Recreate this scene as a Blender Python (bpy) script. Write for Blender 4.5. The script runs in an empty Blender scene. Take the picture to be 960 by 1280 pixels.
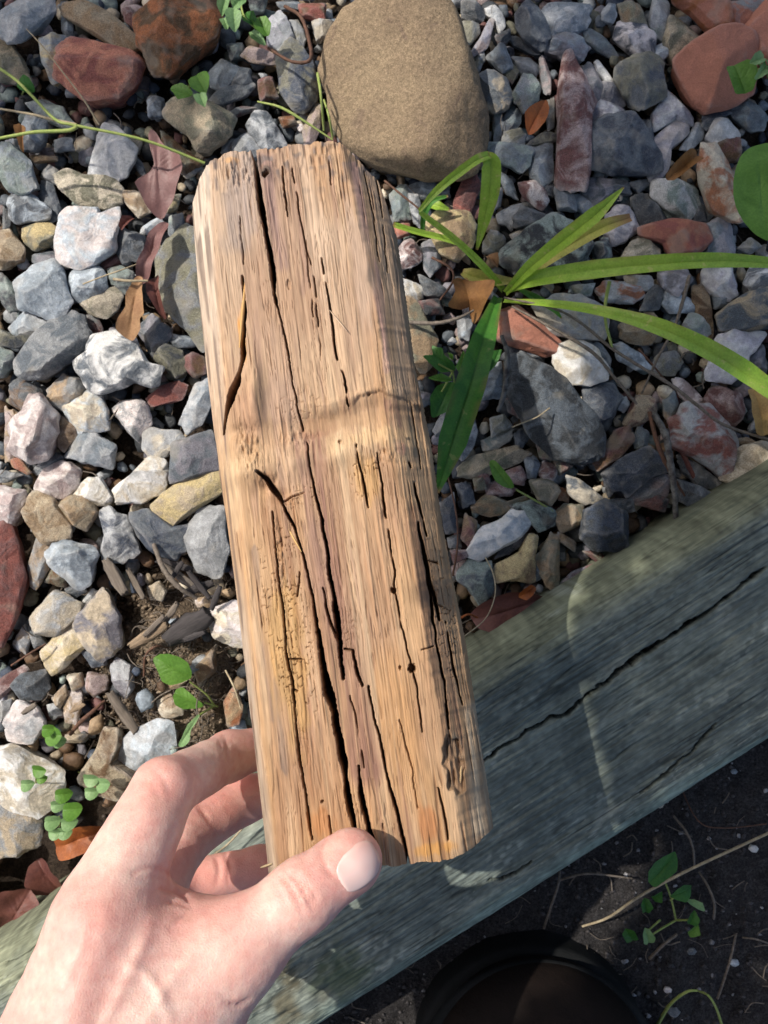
import bpy, math, random
import numpy as np
from mathutils import Vector
random.seed(7); rng = np.random.default_rng(7)
R = math.radians
SC = bpy.context.scene
COL = SC.collection

# ------------------------------------------------------------------ camera
CAMH = 0.50            # metres above the gravel
FPX = 967.0            # focal length in photo pixels (photo 960 x 1280)
cam = bpy.data.cameras.new('camera'); camo = bpy.data.objects.new('camera', cam); COL.objects.link(camo)
camo.location = (0, 0, CAMH); camo.rotation_euler = (0, 0, 0)
cam.sensor_fit = 'VERTICAL'; cam.sensor_height = 24.0
cam.lens = 24.0 * FPX / 1280.0
cam.clip_start = 0.01; cam.clip_end = 200
cam.dof.use_dof = True; cam.dof.focus_distance = 0.315
cam.dof.aperture_fstop = (cam.lens / 1000.0) / 0.0009
SC.camera = camo

# ------------------------------------------------------------------ daylight
SUN = Vector((-0.52, 0.36, 0.775)).normalized()
w = bpy.data.worlds.new("World"); SC.world = w; w.use_nodes = True
nt = w.node_tree; nt.nodes.clear()
sky = nt.nodes.new('ShaderNodeTexSky'); sky.sky_type = 'NISHITA'; sky.sun_disc = False; sky.dust_density = 4.0; sky.ozone_density = 0.6; sky.air_density = 0.9
sky.sun_elevation = math.asin(SUN.z); sky.sun_rotation = math.atan2(SUN.x, SUN.y)
bg = nt.nodes.new('ShaderNodeBackground'); bg.inputs['Strength'].default_value = 0.15
wo = nt.nodes.new('ShaderNodeOutputWorld')
nt.links.new(sky.outputs[0], bg.inputs[0]); nt.links.new(bg.outputs[0], wo.inputs[0])
sl = bpy.data.lights.new('sun', 'SUN'); sl.energy = 3.2; sl.angle = R(0.55); sl.color = (1.0, 0.93, 0.84)
so = bpy.data.objects.new('sun', sl); COL.objects.link(so); so.location = (-2, 1.5, 3)
so.rotation_euler = SUN.to_track_quat('Z', 'Y').to_euler()
SC.view_settings.view_transform = 'Standard'; SC.view_settings.look = 'None'
SC.view_settings.gamma = 1.0; SC.view_settings.exposure = 0.42
SC.cycles.max_bounces = 6

# ------------------------------------------------------------------ helpers
def at(px, py, z):
    d = CAMH - z
    return np.array([(px - 480.0) * d / FPX, (640.0 - py) * d / FPX, z])

def mesh(name, V, F, mat=None, smooth=True, col=None):
    """V (n,3) array, F list/array of faces -> mesh datablock"""
    V = np.asarray(V, np.float32)
    me = bpy.data.meshes.new(name)
    if isinstance(F, np.ndarray):
        k = F.shape[1]; nf = len(F)
        me.vertices.add(len(V)); me.vertices.foreach_set('co', V.ravel())
        me.loops.add(nf * k); me.loops.foreach_set('vertex_index', F.astype(np.int32).ravel())
        me.polygons.add(nf); me.polygons.foreach_set('loop_start', np.arange(0, nf * k, k, dtype=np.int32))
        me.polygons.foreach_set('loop_total', np.full(nf, k, np.int32))
        me.update(calc_edges=True); me.validate()
    else:
        me.from_pydata([tuple(map(float, v)) for v in V], [], [tuple(map(int, f)) for f in F]); me.update()
    if smooth:
        me.polygons.foreach_set('use_smooth', np.ones(len(me.polygons), bool))
    if col is not None:
        a = me.color_attributes.new('Col', 'FLOAT_COLOR', 'POINT')
        c = np.ones((len(V), 4), np.float32); c[:, :3] = col
        a.data.foreach_set('color', c.ravel())
    if mat: me.materials.append(mat)
    return me

def obj(name, me, parent=None, loc=(0, 0, 0)):
    o = bpy.data.objects.new(name, me); COL.objects.link(o); o.location = loc
    if parent is not None: o.parent = parent
    return o

def part(name, V, F, mat, parent, **k):
    """a child mesh given in world coordinates; the parent's location is taken off"""
    p = np.array(parent.location)
    if parent.parent is not None: p = p + np.array(parent.parent.location)
    return obj(name, mesh(name, np.asarray(V) - p, F, mat, **k), parent)

def solo(name, V, F, mat, label=None, cat=None, group=None, kind=None, **k):
    V = np.asarray(V); c = V.mean(0); c = np.array([c[0], c[1], V[:, 2].min()])
    o = obj(name, mesh(name, V - c, F, mat, **k), None, c)
    return tag(o, label, cat, group, kind)

def thing(name, loc, label, cat, group=None):
    o = bpy.data.objects.new(name, None); COL.objects.link(o); o.location = loc; o.empty_display_size = 0.02
    return tag(o, label, cat, group)

def tag(o, label=None, cat=None, group=None, kind=None):
    if label: o['label'] = label
    if cat: o['category'] = cat
    if group: o['group'] = group
    if kind: o['kind'] = kind
    return o

def grid_faces(n, m, closed=False):
    """quads of an n x m vertex grid (index i*m+j)"""
    i = np.arange(n - 1)[:, None]; j = np.arange(m - 1)[None, :]
    a = i * m + j
    return np.stack([a, a + m, a + m + 1, a + 1], -1).reshape(-1, 4)

_tab = np.random.default_rng(3).random(65536)
def _h(ix, iy, iz=0, s=0):
    h = (ix.astype(np.int64) * 73856093) ^ (iy.astype(np.int64) * 19349663) ^ (np.asarray(iz, np.int64) * 83492791) ^ (s * 2654435)
    return _tab[(h ^ (h >> 13)) & 65535]
def n2(x, y, s=0):
    """value noise in [-1,1]"""
    ix = np.floor(x); iy = np.floor(y); fx = x - ix; fy = y - iy
    fx = fx * fx * (3 - 2 * fx); fy = fy * fy * (3 - 2 * fy)
    a = _h(ix, iy, 0, s); b = _h(ix + 1, iy, 0, s); c = _h(ix, iy + 1, 0, s); d = _h(ix + 1, iy + 1, 0, s)
    return ((a * (1 - fx) + b * fx) * (1 - fy) + (c * (1 - fx) + d * fx) * fy) * 2 - 1
def n3(p, s=0):
    i = np.floor(p); f = p - i; f = f * f * (3 - 2 * f); r = 0
    for dx in (0, 1):
        for dy in (0, 1):
            for dz in (0, 1):
                wgt = (f[..., 0] if dx else 1 - f[..., 0]) * (f[..., 1] if dy else 1 - f[..., 1]) * (f[..., 2] if dz else 1 - f[..., 2])
                r = r + wgt * _h(i[..., 0] + dx, i[..., 1] + dy, i[..., 2] + dz, s)
    return r * 2 - 1
def fbm2(x, y, s=0, o=4):
    r = 0; a = 1.0; t = 0
    for k in range(o):
        r = r + a * n2(x * 2 ** k, y * 2 ** k, s + k * 7); t += a; a *= 0.5
    return r / t
def sstep(a, b, x):
    t = np.clip((x - a) / (b - a), 0, 1); return t * t * (3 - 2 * t)
def segdist(X, Y, pts, wd=None):
    """distance of points to a polyline, and the interpolated width there"""
    best = np.full(X.shape, 1e9); W = np.zeros(X.shape); T = np.zeros(X.shape); L = len(pts) - 1
    for k in range(L):
        ax, ay = pts[k]; bx, by = pts[k + 1]
        vx, vy = bx - ax, by - ay
        t = np.clip(((X - ax) * vx + (Y - ay) * vy) / (vx * vx + vy * vy + 1e-12), 0, 1)
        d = np.hypot(X - ax - t * vx, Y - ay - t * vy)
        m = d < best; best = np.where(m, d, best); T = np.where(m, (k + t) / L, T)
        if wd is not None: W = np.where(m, wd[k] * (1 - t) + wd[k + 1] * t, W)
    return best, W, T
def catmull(P, n=8):
    P = np.asarray(P, float)
    if len(P) < 3:
        t = np.linspace(0, 1, n + 1)[:, None]; return P[0] * (1 - t) + P[1] * t
    Q = np.vstack([2 * P[0] - P[1], P, 2 * P[-1] - P[-2]]); out = []
    for i in range(1, len(Q) - 2):
        for k in range(n):
            t = k / n
            out.append(0.5 * ((2 * Q[i]) + (-Q[i - 1] + Q[i + 1]) * t + (2 * Q[i - 1] - 5 * Q[i] + 4 * Q[i + 1] - Q[i + 2]) * t * t + (-Q[i - 1] + 3 * Q[i] - 3 * Q[i + 1] + Q[i + 2]) * t ** 3))
    out.append(P[-1]); return np.array(out)

# ------------------------------------------------------------------ materials
class M:
    def __init__(s, name, rough=0.8, spec=0.3):
        s.m = bpy.data.materials.new(name); s.m.use_nodes = True; s.t = s.m.node_tree
        s.b = s.t.nodes['Principled BSDF']; s.b.inputs['Roughness'].default_value = rough
        s.b.inputs['Specular IOR Level'].default_value = spec
    def n(s, typ, **k):
        x = s.t.nodes.new('ShaderNode' + typ)
        for a, v in k.items():
            if a.startswith('_'): setattr(x, a[1:], v)
            else: x.inputs[a.replace('_', ' ')].default_value = v
        return x
    def l(s, a, b): s.t.links.new(a, b)
    def coord(s, scale=(1, 1, 1), kind='Object', rand=False):
        c = s.n('TexCoord'); m = s.n('Mapping'); m.inputs['Scale'].default_value = scale; s.l(c.outputs[kind], m.inputs['Vector'])
        if rand:
            oi = s.n('ObjectInfo'); mu = s.n('Math', _operation='MULTIPLY'); mu.inputs[1].default_value = 37.0
            s.l(oi.outputs['Random'], mu.inputs[0]); s.l(mu.outputs[0], m.inputs['Location'])
        return m.outputs[0]
    def noise(s, vec, scale, detail=4, rough=0.55, dist=0.0):
        x = s.n('TexNoise', Scale=scale, Detail=detail, Roughness=rough, Distortion=dist); s.l(vec, x.inputs['Vector']); return x.outputs['Fac']
    def ramp(s, fac, stops):
        r = s.n('ValToRGB'); e = r.color_ramp.elements
        while len(e) < len(stops): e.new(0.5)
        for k, (p, c) in enumerate(stops):
            e[k].position = p; e[k].color = (c, c, c, 1) if isinstance(c, (int, float)) else (*c, 1)
        s.l(fac, r.inputs[0]); return r.outputs[0]
    def mix(s, fac, a, b, mode='MIX'):
        x = s.n('Mix', _data_type='RGBA', _blend_type=mode)
        for v, i in ((fac, 0), (a, 6), (b, 7)):
            if isinstance(v, (int, float)): x.inputs[i].default_value = v
            elif isinstance(v, tuple): x.inputs[i].default_value = (*v, 1)
            else: s.l(v, x.inputs[i])
        return x.outputs[2]
    def bump(s, h, strength, dist, prev=None):
        x = s.n('Bump', Strength=strength, Distance=dist); s.l(h, x.inputs['Height'])
        if prev is not None: s.l(prev, x.inputs['Normal'])
        return x.outputs[0]
    def base(s, c):
        if isinstance(c, tuple): s.b.inputs['Base Color'].default_value = (*c, 1)
        else: s.l(c, s.b.inputs['Base Color'])
    def attr(s, name, typ='GEOMETRY'):
        x = s.n('Attribute'); x.attribute_type = typ; x.attribute_name = name; return x.outputs['Color']

def stone_mat(name, rough, spec, grain, gstr, contrast, veins):
    m = M(name, rough, spec)
    v = m.coord(rand=True)
    oi = m.n('ObjectInfo'); c1 = oi.outputs['Color']; c2 = m.attr('tint', 'OBJECT')
    big = m.noise(v, 75, 5, 0.6, 0.8)
    f = m.ramp(big, [(0.44, 0.0), (0.58, 1.0)])
    c = m.mix(f, c1, c2)
    mid = m.noise(v, 240, 7, 0.74, 0.4)
    c = m.mix(contrast, c, m.ramp(mid, [(0.3, 0.25), (0.5, 0.5), (0.72, 0.92)]), 'OVERLAY')
    fine = m.noise(v, 1500, 3, 0.7)
    c = m.mix(grain, c, m.ramp(fine, [(0.3, 0.1), (0.5, 0.5), (0.7, 0.9)]), 'OVERLAY')
    if veins:
        wv = m.noise(v, 120, 6, 0.7, 2.5)
        c = m.mix(m.ramp(wv, [(0.485, 0.0), (0.5, veins), (0.515, 0.0)]), c, (0.5, 0.48, 0.44))
    # pale crust on the odd face
    cr = m.noise(v, 48, 3, 0.5)
    c = m.mix(m.ramp(cr, [(0.60, 0.0), (0.68, 0.35)]), c, (0.34, 0.31, 0.25))
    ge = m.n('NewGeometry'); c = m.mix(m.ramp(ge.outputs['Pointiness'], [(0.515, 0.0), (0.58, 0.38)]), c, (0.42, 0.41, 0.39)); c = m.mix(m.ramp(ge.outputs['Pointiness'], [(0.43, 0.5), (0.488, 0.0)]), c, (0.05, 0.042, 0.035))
    m.base(c)
    rr = m.ramp(mid, [(0.3, max(rough - .15, .05)), (0.7, min(rough + .15, 1.0))]); m.l(rr, m.b.inputs['Roughness'])
    b = m.bump(big, 0.5, 0.004); b = m.bump(mid, 0.6, 0.0016, b); b = m.bump(fine, gstr, 0.0004, b)
    m.l(b, m.b.inputs['Normal'])
    return m.m
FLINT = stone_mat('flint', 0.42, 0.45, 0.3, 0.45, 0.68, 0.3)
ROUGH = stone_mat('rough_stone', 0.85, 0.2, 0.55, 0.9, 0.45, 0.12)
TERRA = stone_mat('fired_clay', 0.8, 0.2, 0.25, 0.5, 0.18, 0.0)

def gravel_mat():
    m = M('fine_gravel', 0.6, 0.35); v = m.coord(); c = m.attr('Col')
    f = m.noise(v, 300, 5, 0.65, 0.5); c = m.mix(0.6, c, m.ramp(f, [(0.3, 0.2), (0.5, 0.5), (0.7, 0.9)]), 'OVERLAY')
    m.base(c); m.l(m.bump(f, 0.6, 0.0015), m.b.inputs['Normal']); return m.m
GRAV = gravel_mat()

def wood_mat(name, rough, spec, fine, stretch, bstr, k1=0.34, k2=0.22):
    m = M(name, rough, spec); c = m.attr('Col')
    v = m.coord(stretch); f = m.noise(v, fine, 6, 0.62, 0.12); g = m.noise(m.coord((stretch[0] if stretch[0] == 1 else stretch[0] * 0.5, stretch[1] if stretch[1] == 1 else stretch[1] * 0.5, stretch[2])), fine * 0.42, 6, 0.7)
    c = m.mix(k1, c, m.ramp(f, [(0.3, 0.15), (0.5, 0.5), (0.72, 0.9)]), 'OVERLAY')
    c = m.mix(k2, c, m.ramp(g, [(0.3, 0.1), (0.5, 0.5), (0.7, 0.9)]), 'OVERLAY')
    m.base(c); b = m.bump(f, bstr, 0.0007); b = m.bump(g, bstr, 0.0003, b); m.l(b, m.b.inputs['Normal']); return m.m
BLOCKW = wood_mat('weathered_pine', 0.62, 0.28, 800, (1, 0.035, 1), 0.45, 0.16, 0.17)
TIMBW = wood_mat('grey_treated_timber', 0.8, 0.25, 620, (0.13, 1, 1), 1.0, 0.30, 0.30)
CHIPW = wood_mat('bark_chip', 0.85, 0.2, 700, (0.15, 1, 1), 0.9)

def soil_mat():
    m = M('damp_soil', 0.95, 0.15); v = m.coord(); c = m.attr('Col')
    a = m.noise(v, 140, 6, 0.7); b = m.noise(v, 700, 4, 0.75)
    c = m.mix(0.7, c, m.ramp(a, [(0.3, 0.15), (0.5, 0.5), (0.7, 0.85)]), 'OVERLAY')
    c = m.mix(0.8, c, m.ramp(b, [(0.3, 0.1), (0.5, 0.5), (0.68, 0.95)]), 'OVERLAY')
    m.base(c); n = m.bump(a, 0.9, 0.006); n = m.bump(b, 1.0, 0.002, n); m.l(n, m.b.inputs['Normal']); return m.m
SOIL = soil_mat()

def leaf_mat(name, c1, c2, rough=0.45, trans=0.35, spots=None, scale=(1, 1, 1)):
    m = M(name, rough, 0.4); v = m.coord(scale, rand=True)
    f = m.noise(v, 90, 4, 0.6, 0.5); c = m.mix(m.ramp(f, [(0.35, 0.0), (0.65, 1.0)]), c1, c2)
    g = m.noise(v, 900, 3, 0.6); c = m.mix(0.25, c, m.ramp(g, [(0.3, 0.2), (0.7, 0.8)]), 'OVERLAY')
    if spots: c = m.mix(m.ramp(m.noise(v, 160, 2, 0.5), [(0.66, 0.0), (0.70, 0.7)]), c, spots)
    tp = m.n('Attribute'); tp.attribute_name = 'tip'; c = m.mix(tp.outputs['Fac'], c, (0.34, 0.17, 0.08))
    m.base(c); m.l(m.bump(g, 0.5, 0.0005), m.b.inputs['Normal'])
    tr = m.n('BsdfTranslucent'); m.l(c, tr.inputs['Color'])
    mx = m.n('MixShader'); mx.inputs[0].default_value = trans
    m.l(m.b.outputs[0], mx.inputs[1]); m.l(tr.outputs[0], mx.inputs[2])
    m.l(mx.outputs[0], m.t.nodes['Material Output'].inputs['Surface']); return m.m
GREEN = leaf_mat('sedge_green', (0.27, 0.47, 0.05), (0.38, 0.56, 0.08), rough=0.32, spots=(0.52, 0.55, 0.16))
DKGREEN = leaf_mat('dark_sedge_green', (0.04, 0.16, 0.022), (0.075, 0.23, 0.03), spots=(0.2, 0.28, 0.08))
YELLOW = leaf_mat('yellowing_sedge', (0.60, 0.52, 0.14), (0.42, 0.44, 0.08), spots=(0.35, 0.16, 0.05))
BROAD = leaf_mat('broad_leaf_green', (0.10, 0.24, 0.03), (0.15, 0.32, 0.05))
DKBROAD = leaf_mat('weed_green', (0.035, 0.14, 0.025), (0.06, 0.20, 0.03))
PALEG = leaf_mat('pale_clover_green', (0.20, 0.36, 0.14), (0.28, 0.45, 0.2))
TREEL = leaf_mat('added_tree_leaf', (0.05, 0.11, 0.03), (0.08, 0.16, 0.04), trans=0.2)
DRYTAN = leaf_mat('dry_tan_leaf', (0.40, 0.24, 0.12), (0.30, 0.16, 0.08), 0.7, 0.2)
DRYRED = leaf_mat('dry_dark_red_leaf', (0.10, 0.035, 0.03), (0.16, 0.06, 0.045), 0.55, 0.15)
DRYMAU = leaf_mat('dry_mauve_leaf', (0.17, 0.085, 0.08), (0.22, 0.12, 0.11), 0.5, 0.1)
DRYORA = leaf_mat('dry_orange_leaf', (0.42, 0.13, 0.03), (0.28, 0.08, 0.025), 0.5, 0.3)
DRYOCH = leaf_mat('dry_ochre_leaf', (0.30, 0.15, 0.05), (0.20, 0.09, 0.03), 0.6, 0.2)
DRYYEL = leaf_mat('dry_yellow_leaf', (0.55, 0.38, 0.14), (0.42, 0.25, 0.09), 0.6, 0.25)

def stalk_mat(name, c1, c2, scale=500):
    m = M(name, 0.7, 0.25); v = m.coord(rand=True); f = m.noise(v, scale, 4, 0.6)
    m.base(m.mix(m.ramp(f, [(0.35, 0.0), (0.65, 1.0)]), c1, c2)); m.l(m.bump(f, 0.5, 0.0005), m.b.inputs['Normal']); return m.m
STRAW = stalk_mat('straw_stalk', (0.42, 0.36, 0.24), (0.28, 0.22, 0.14))
GSTEM = stalk_mat('green_stalk', (0.22, 0.30, 0.07), (0.32, 0.36, 0.12))
GREYST = stalk_mat('grey_dead_stalk', (0.20, 0.17, 0.14), (0.11, 0.09, 0.07))
BROWNST = stalk_mat('brown_root', (0.14, 0.07, 0.045), (0.08, 0.045, 0.03))
DARKST = stalk_mat('dark_stick', (0.035, 0.03, 0.03), (0.16, 0.16, 0.15), 260)
BARK = stalk_mat('added_tree_bark', (0.10, 0.08, 0.06), (0.17, 0.14, 0.11), 30)

def skin_mat():
    m = M('skin', 0.5, 0.35); v = m.coord()
    a = m.noise(v, 45, 4, 0.6); b = m.noise(v, 260, 4, 0.6); wr = m.n('TexVoronoi', Scale=900.0, _feature='DISTANCE_TO_EDGE')
    m.l(v, wr.inputs['Vector'])
    c = m.mix(m.ramp(a, [(0.40, 0.0), (0.60, 1.0)]), (0.75, 0.51, 0.435), (0.70, 0.40, 0.345))
    c = m.mix(0.3, c, m.ramp(b, [(0.3, 0.25), (0.7, 0.72)]), 'OVERLAY')
    c = m.mix(m.attr('Col'), c, (0.66, 0.27, 0.22))
    m.base(c); m.b.inputs['Subsurface Weight'].default_value = 0.30
    m.b.inputs['Subsurface Radius'].default_value = (1.0, 0.30, 0.16); m.b.inputs['Subsurface Scale'].default_value = 0.006
    h_ = m.noise(v, 1400, 3, 0.6); n = m.bump(wr.outputs['Distance'], 0.35, 0.0004); n = m.bump(b, 0.4, 0.0006, n); n = m.bump(h_, 0.3, 0.0003, n); m.l(n, m.b.inputs['Normal']); return m.m
SKIN = skin_mat()
nm = M('thumb_nail', 0.2, 0.6); nv = nm.coord(); nm.base(nm.mix(nm.ramp(nm.noise(nv, 60, 2), [(0.4, 0.0), (0.6, 1.0)]), (0.73, 0.45, 0.40), (0.78, 0.56, 0.51)))
nm.b.inputs['Subsurface Weight'].default_value = 0.2; nm.b.inputs['Subsurface Radius'].default_value = (1, .3, .2); nm.b.inputs['Subsurface Scale'].default_value = 0.003
NAIL = nm.m
def cloth_mat(name, c1, c2, rough, bs=0.5):
    m = M(name, rough, 0.12); v = m.coord(); a = m.noise(v, 25, 5, 0.6); b = m.noise(v, 900, 3, 0.6)
    m.base(m.mix(m.ramp(a, [(0.35, 0.0), (0.65, 1.0)]), c1, c2)); n = m.bump(a, 0.5, 0.004); n = m.bump(b, bs, 0.0006, n); m.l(n, m.b.inputs['Normal']); return m.m
LEATHER = cloth_mat('brown_boot_leather', (0.006, 0.0045, 0.004), (0.015, 0.010, 0.008), 0.75)
RUBBER = cloth_mat('dark_boot_rubber', (0.008, 0.009, 0.009), (0.016, 0.017, 0.018), 0.85)
DENIM = cloth_mat('dark_trouser_cloth', (0.03, 0.035, 0.045), (0.05, 0.055, 0.07), 0.9)
JACKET = cloth_mat('navy_jacket_cloth', (0.03, 0.035, 0.05), (0.05, 0.055, 0.07), 0.9)
# ------------------------------------------------------------------ ground: one sheet to the horizon
TD = np.array([math.cos(R(32.1)), math.sin(R(32.1))])      # along the border timber
TN = np.array([-TD[1], TD[0]])                              # across it, towards the gravel
TC = np.array([0.0, -0.193])                                # a point on its centre line
def tcoord(x, y):
    return (x - TC[0]) * TD[0] + (y - TC[1]) * TD[1], (x - TC[0]) * TN[0] + (y - TC[1]) * TN[1]
ax = np.linspace(-0.62, 0.62, 350)
far = np.array([0.7, 0.85, 1.1, 1.6, 2.5, 4, 7, 12, 20, 35])
ax = np.concatenate([-far[::-1], ax, far])
GX, GY = np.meshgrid(ax, ax, indexing='ij')
s_, t_ = tcoord(GX, GY)
near = 1 - sstep(0.6, 1.2, np.hypot(GX, GY))
gz = -0.006 + near * (0.004 * fbm2(GX * 28, GY * 28, 5) + 0.0022 * fbm2(GX * 140, GY * 140, 9))
patch = at(212, 850, 0.0)
pd = np.hypot((GX - patch[0]) * 1.15, (GY - patch[1]) * 0.8)
pm = 1 - sstep(0.025, 0.062, pd + 0.010 * n2(GX * 60, GY * 60, 2))
gz = gz + pm * 0.016
pit = at(55, 1095, 0.0)
gz = gz - 0.022 * (1 - sstep(0.02, 0.055, np.hypot(GX - pit[0], GY - pit[1])))
low = 1 - sstep(-0.09, -0.06, t_)                          # soil beyond the timber
gz = gz + low * (0.012 + 0.004 * near * fbm2(GX * 60, GY * 60, 11))
cs = np.stack([0.060 + 0 * GX, 0.045 + 0 * GX, 0.034 + 0 * GX], -1)
cp = np.array([0.24, 0.185, 0.13]); cl = np.array([0.050, 0.047, 0.047])
cs = cs * (1 - pm[..., None]) + cp * pm[..., None]; cs = cs * (1 - low[..., None]) + cl * low[..., None]
gV = np.stack([GX, GY, gz], -1).reshape(-1, 3)
g = obj('ground', mesh('ground', gV, grid_faces(len(ax), len(ax)), SOIL, col=cs.reshape(-1, 3)))
tag(g, 'dark damp soil beneath the gravel and beyond the border timber', kind='structure')
def gheight(x, y):
    i = np.clip(np.searchsorted(ax, x), 0, len(ax) - 1); j = np.clip(np.searchsorted(ax, y), 0, len(ax) - 1); return gz[i, j]

# ------------------------------------------------------------------ border timber
def slab(name, P0, U, Vv, N, uu, vv, W, C, bottom, mat, parent):
    """heightfield W over actual local coords (uu,vv), closed with side walls down to w = bottom"""
    n, m = uu.shape
    top = P0 + uu[..., None] * U + vv[..., None] * Vv + W[..., None] * N
    V = [top.reshape(-1, 3)]; F = [grid_faces(n, m)[:, ::1]]; Cc = [C.reshape(-1, 3)]
    base = n * m
    K = 7
    def wall(idx, flip, cin):
        nonlocal base
        P = top.reshape(-1, 3)[idx]; w0 = W.ravel()[idx]
        rows = []
        for k in range(K):
            t = k / (K - 1); drop = (w0 - bottom) * t
            j = 0.0006 * np.sin(np.arange(len(idx)) * 0.7 + k * 2) if 0 < k < K - 1 else 0
            rows.append(P - N * np.asarray(drop)[:, None] + (U * np.asarray(j + 0 * drop)[:, None]))
        A = np.concatenate(rows); f = grid_faces(K, len(idx)) + base
        if flip: f = f[:, ::-1]
        V.append(A); F.append(f); Cc.append(np.tile(cin, (K, 1)) if cin.ndim == 2 else np.tile(cin, (len(A), 1))); base += len(A)
        return np.arange(base - len(idx), base)
    ids = np.arange(n * m).reshape(n, m)
    cc = C.reshape(-1, 3)
    a = wall(ids[0, :], False, cc[ids[0, :]] * 0.9); b = wall(ids[-1, :], True, cc[ids[-1, :]] * 0.9)
    c = wall(ids[:, 0], True, cc[ids[:, 0]] * 0.8); d = wall(ids[:, -1], False, cc[ids[:, -1]] * 0.8)
    # underside: quads between the two side walls' foot rows
    F.append(np.stack([a[:-1], a[1:], b[1:], b[:-1]], -1))
    return part(name, np.concatenate(V), np.concatenate(F), mat, parent, col=np.concatenate(Cc))

ls = np.concatenate([np.linspace(-0.95, -0.40, 120)[:-1], np.linspace(-0.40, 0.42, 720), np.linspace(0.42, 0.95, 120)[1:]])
th = np.linspace(-1, 1, 250)
S, T = np.meshgrid(ls, th, indexing='ij')
hw = 0.0675 - 0.006 * S                                   # slightly thicker towards the photographer's hand
# cross-section: flat top, rounded arrises
tt = np.sign(T) * np.abs(T) ** 0.85
Yt = tt * hw
e = np.clip((np.abs(tt) - 0.70) / 0.30, 0, 1)
Wt = -0.040 * (1 - np.sqrt(np.clip(1 - e ** 2, 0, 1)) * 1.0)
def tl(pts): # photo px -> timber coords at its top face
    out = []
    for (x, y) in pts:
        q = at(x, y, 0.072); out.append(tcoord(q[0], q[1]))
    return out
Sw = S + 0.0006 * n2(S * 90, Yt * 500, 1); Yw = Yt + 0.0009 * n2(S * 160, Yt * 160, 4) + 0.0005 * n2(S * 600, Yt * 300, 6)
crk = np.zeros(S.shape)
for pts, wd, dp in [
    ([(596, 955), (625, 935), (660, 912), (690, 893), (700, 895), (745, 860), (765, 842), (800, 815), (820, 800)], [3, 4, 4, 3, 4, 4, 5, 3, 2], .012),
    ([(745, 855), (780, 835), (820, 805), (860, 778), (885, 764), (905, 748), (938, 720), (955, 708)], [1.5, 3, 4, 6, 5, 4, 5, 2], .014),
    ([(868, 812), (900, 790), (940, 763), (962, 742), (1000, 720)], [1, 2, 3, 4, 5], .010),
    ([(920, 730), (945, 712), (970, 694)], [1, 2, 3], .006),
    ([(800, 990), (830, 965), (862, 940), (892, 906)], [1, 2.5, 3, 1.5], .006),
    
    ([(612, 1100), (640, 1090), (662, 1075)], [2, 4, 1], .008),
    
    
    
    ([(0, 1215), (60, 1180), (150, 1120)], [1, 2, 1], .004),
    ([(650, 775), (760, 712), (870, 640)], [1, 1.6, 1], .003)]:
    q = tl(pts); wdm = [x * 0.30 / FPX for x in wd]
    d, wv, _ = segdist(Sw, Yw, q, wdm)
    wv = wv * (0.75 + 0.6 * n2(S * 160, Yt * 30, 38)); crk = np.maximum(crk, dp * (1 - sstep(wv * 0.35, wv * 0.7 + 0.00045, d)) * (1 if wd[1] > 2.4 else sstep(-.5, .1, n2(S * 45, Yt * 10, 39))))
fib = n2(S * 22, Yt * 900, 21); fib2 = n2(S * 60, Yt * 2400, 22); rid = fbm2(S * 9, Yt * 120, 23)
kd = tl([(352, 1235)])[0]; kr = np.hypot((S - kd[0]) * 0.8, (Yt - kd[1]))
knot = 1 - sstep(0.010, 0.040, kr + 0.004 * n2(S * 200, Yt * 200, 8))
Wt = Wt - crk + 0.0005 * fbm2(S * 120, Yt * 300, 36) + 0.0005 * np.minimum(fbm2(S * 35, Yt * 700, 37, 3), 0) + 0.0007 * rid + 0.00032 * fib + 0.00022 * fib2 - 0.0012 * np.clip(n2(S * 14, Yt * 420, 31) - 0.35, 0, 1) \
     + knot * 0.0016 * n2(S * 220, Yt * 260, 33)
c0 = np.array([0.115, 0.135, 0.135]); c1 = np.array([0.22, 0.245, 0.225]); cg = np.array([0.24, 0.25, 0.18]); ct = np.array([0.235, 0.29, 0.265]); cb = np.array([0.10, 0.085, 0.055])
q = np.clip(0.42 + 0.6 * fbm2(S * 12, Yt * 60, 41, 5) + 0.12 * fib + 0.12 * n2(S * 40, Yt * 1500, 43) + 0.2 * fbm2(S * 60, Yt * 120, 48), 0, 1)[..., None]
Ct = c0 * (1 - q) + c1 * q
pale = (sstep(0.30, 0.62, fbm2(S * 30, Yt * 95, 44, 5)) * 0.65)[..., None]
Ct = Ct * (1 - pale) + np.array([0.30, 0.32, 0.30]) * pale
gm = sstep(0.66, 0.90, tt + 0.10 * n2(S * 20, Yt * 60, 45) + 0.05 * n2(S * 60, Yt * 400, 49))[..., None] * 0.85; Ct = Ct * (1 - gm) + cg * (0.8 + 0.4 * q) * gm
gm = sstep(0.70, 0.84, -tt + 0.05 * n2(S * 25, Yt * 60, 46))[..., None] * 0.9; Ct = Ct * (1 - gm) + ct * (0.8 + 0.35 * q) * gm
hl = np.exp(-(n2(S * 11, Yt * 420, 64) / .055) ** 2) * sstep(-.2, .25, n2(S * 16, Yt * 60, 65)) + .7 * np.exp(-(n2(S * 26, Yt * 800, 66) / .08) ** 2) * sstep(0, .4, n2(S * 22, Yt * 90, 67)); hl = np.clip(hl, 0, 1); Wt = Wt - .0005 * hl; Ct = Ct * (1 - .5 * hl[..., None])
iso = fbm2(S * 90 + 3, Yt * 130, 60, 5); Ct = Ct * (1 + 0.38 * iso + 0.22 * n2(S * 420, Yt * 600, 61))[..., None]
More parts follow.
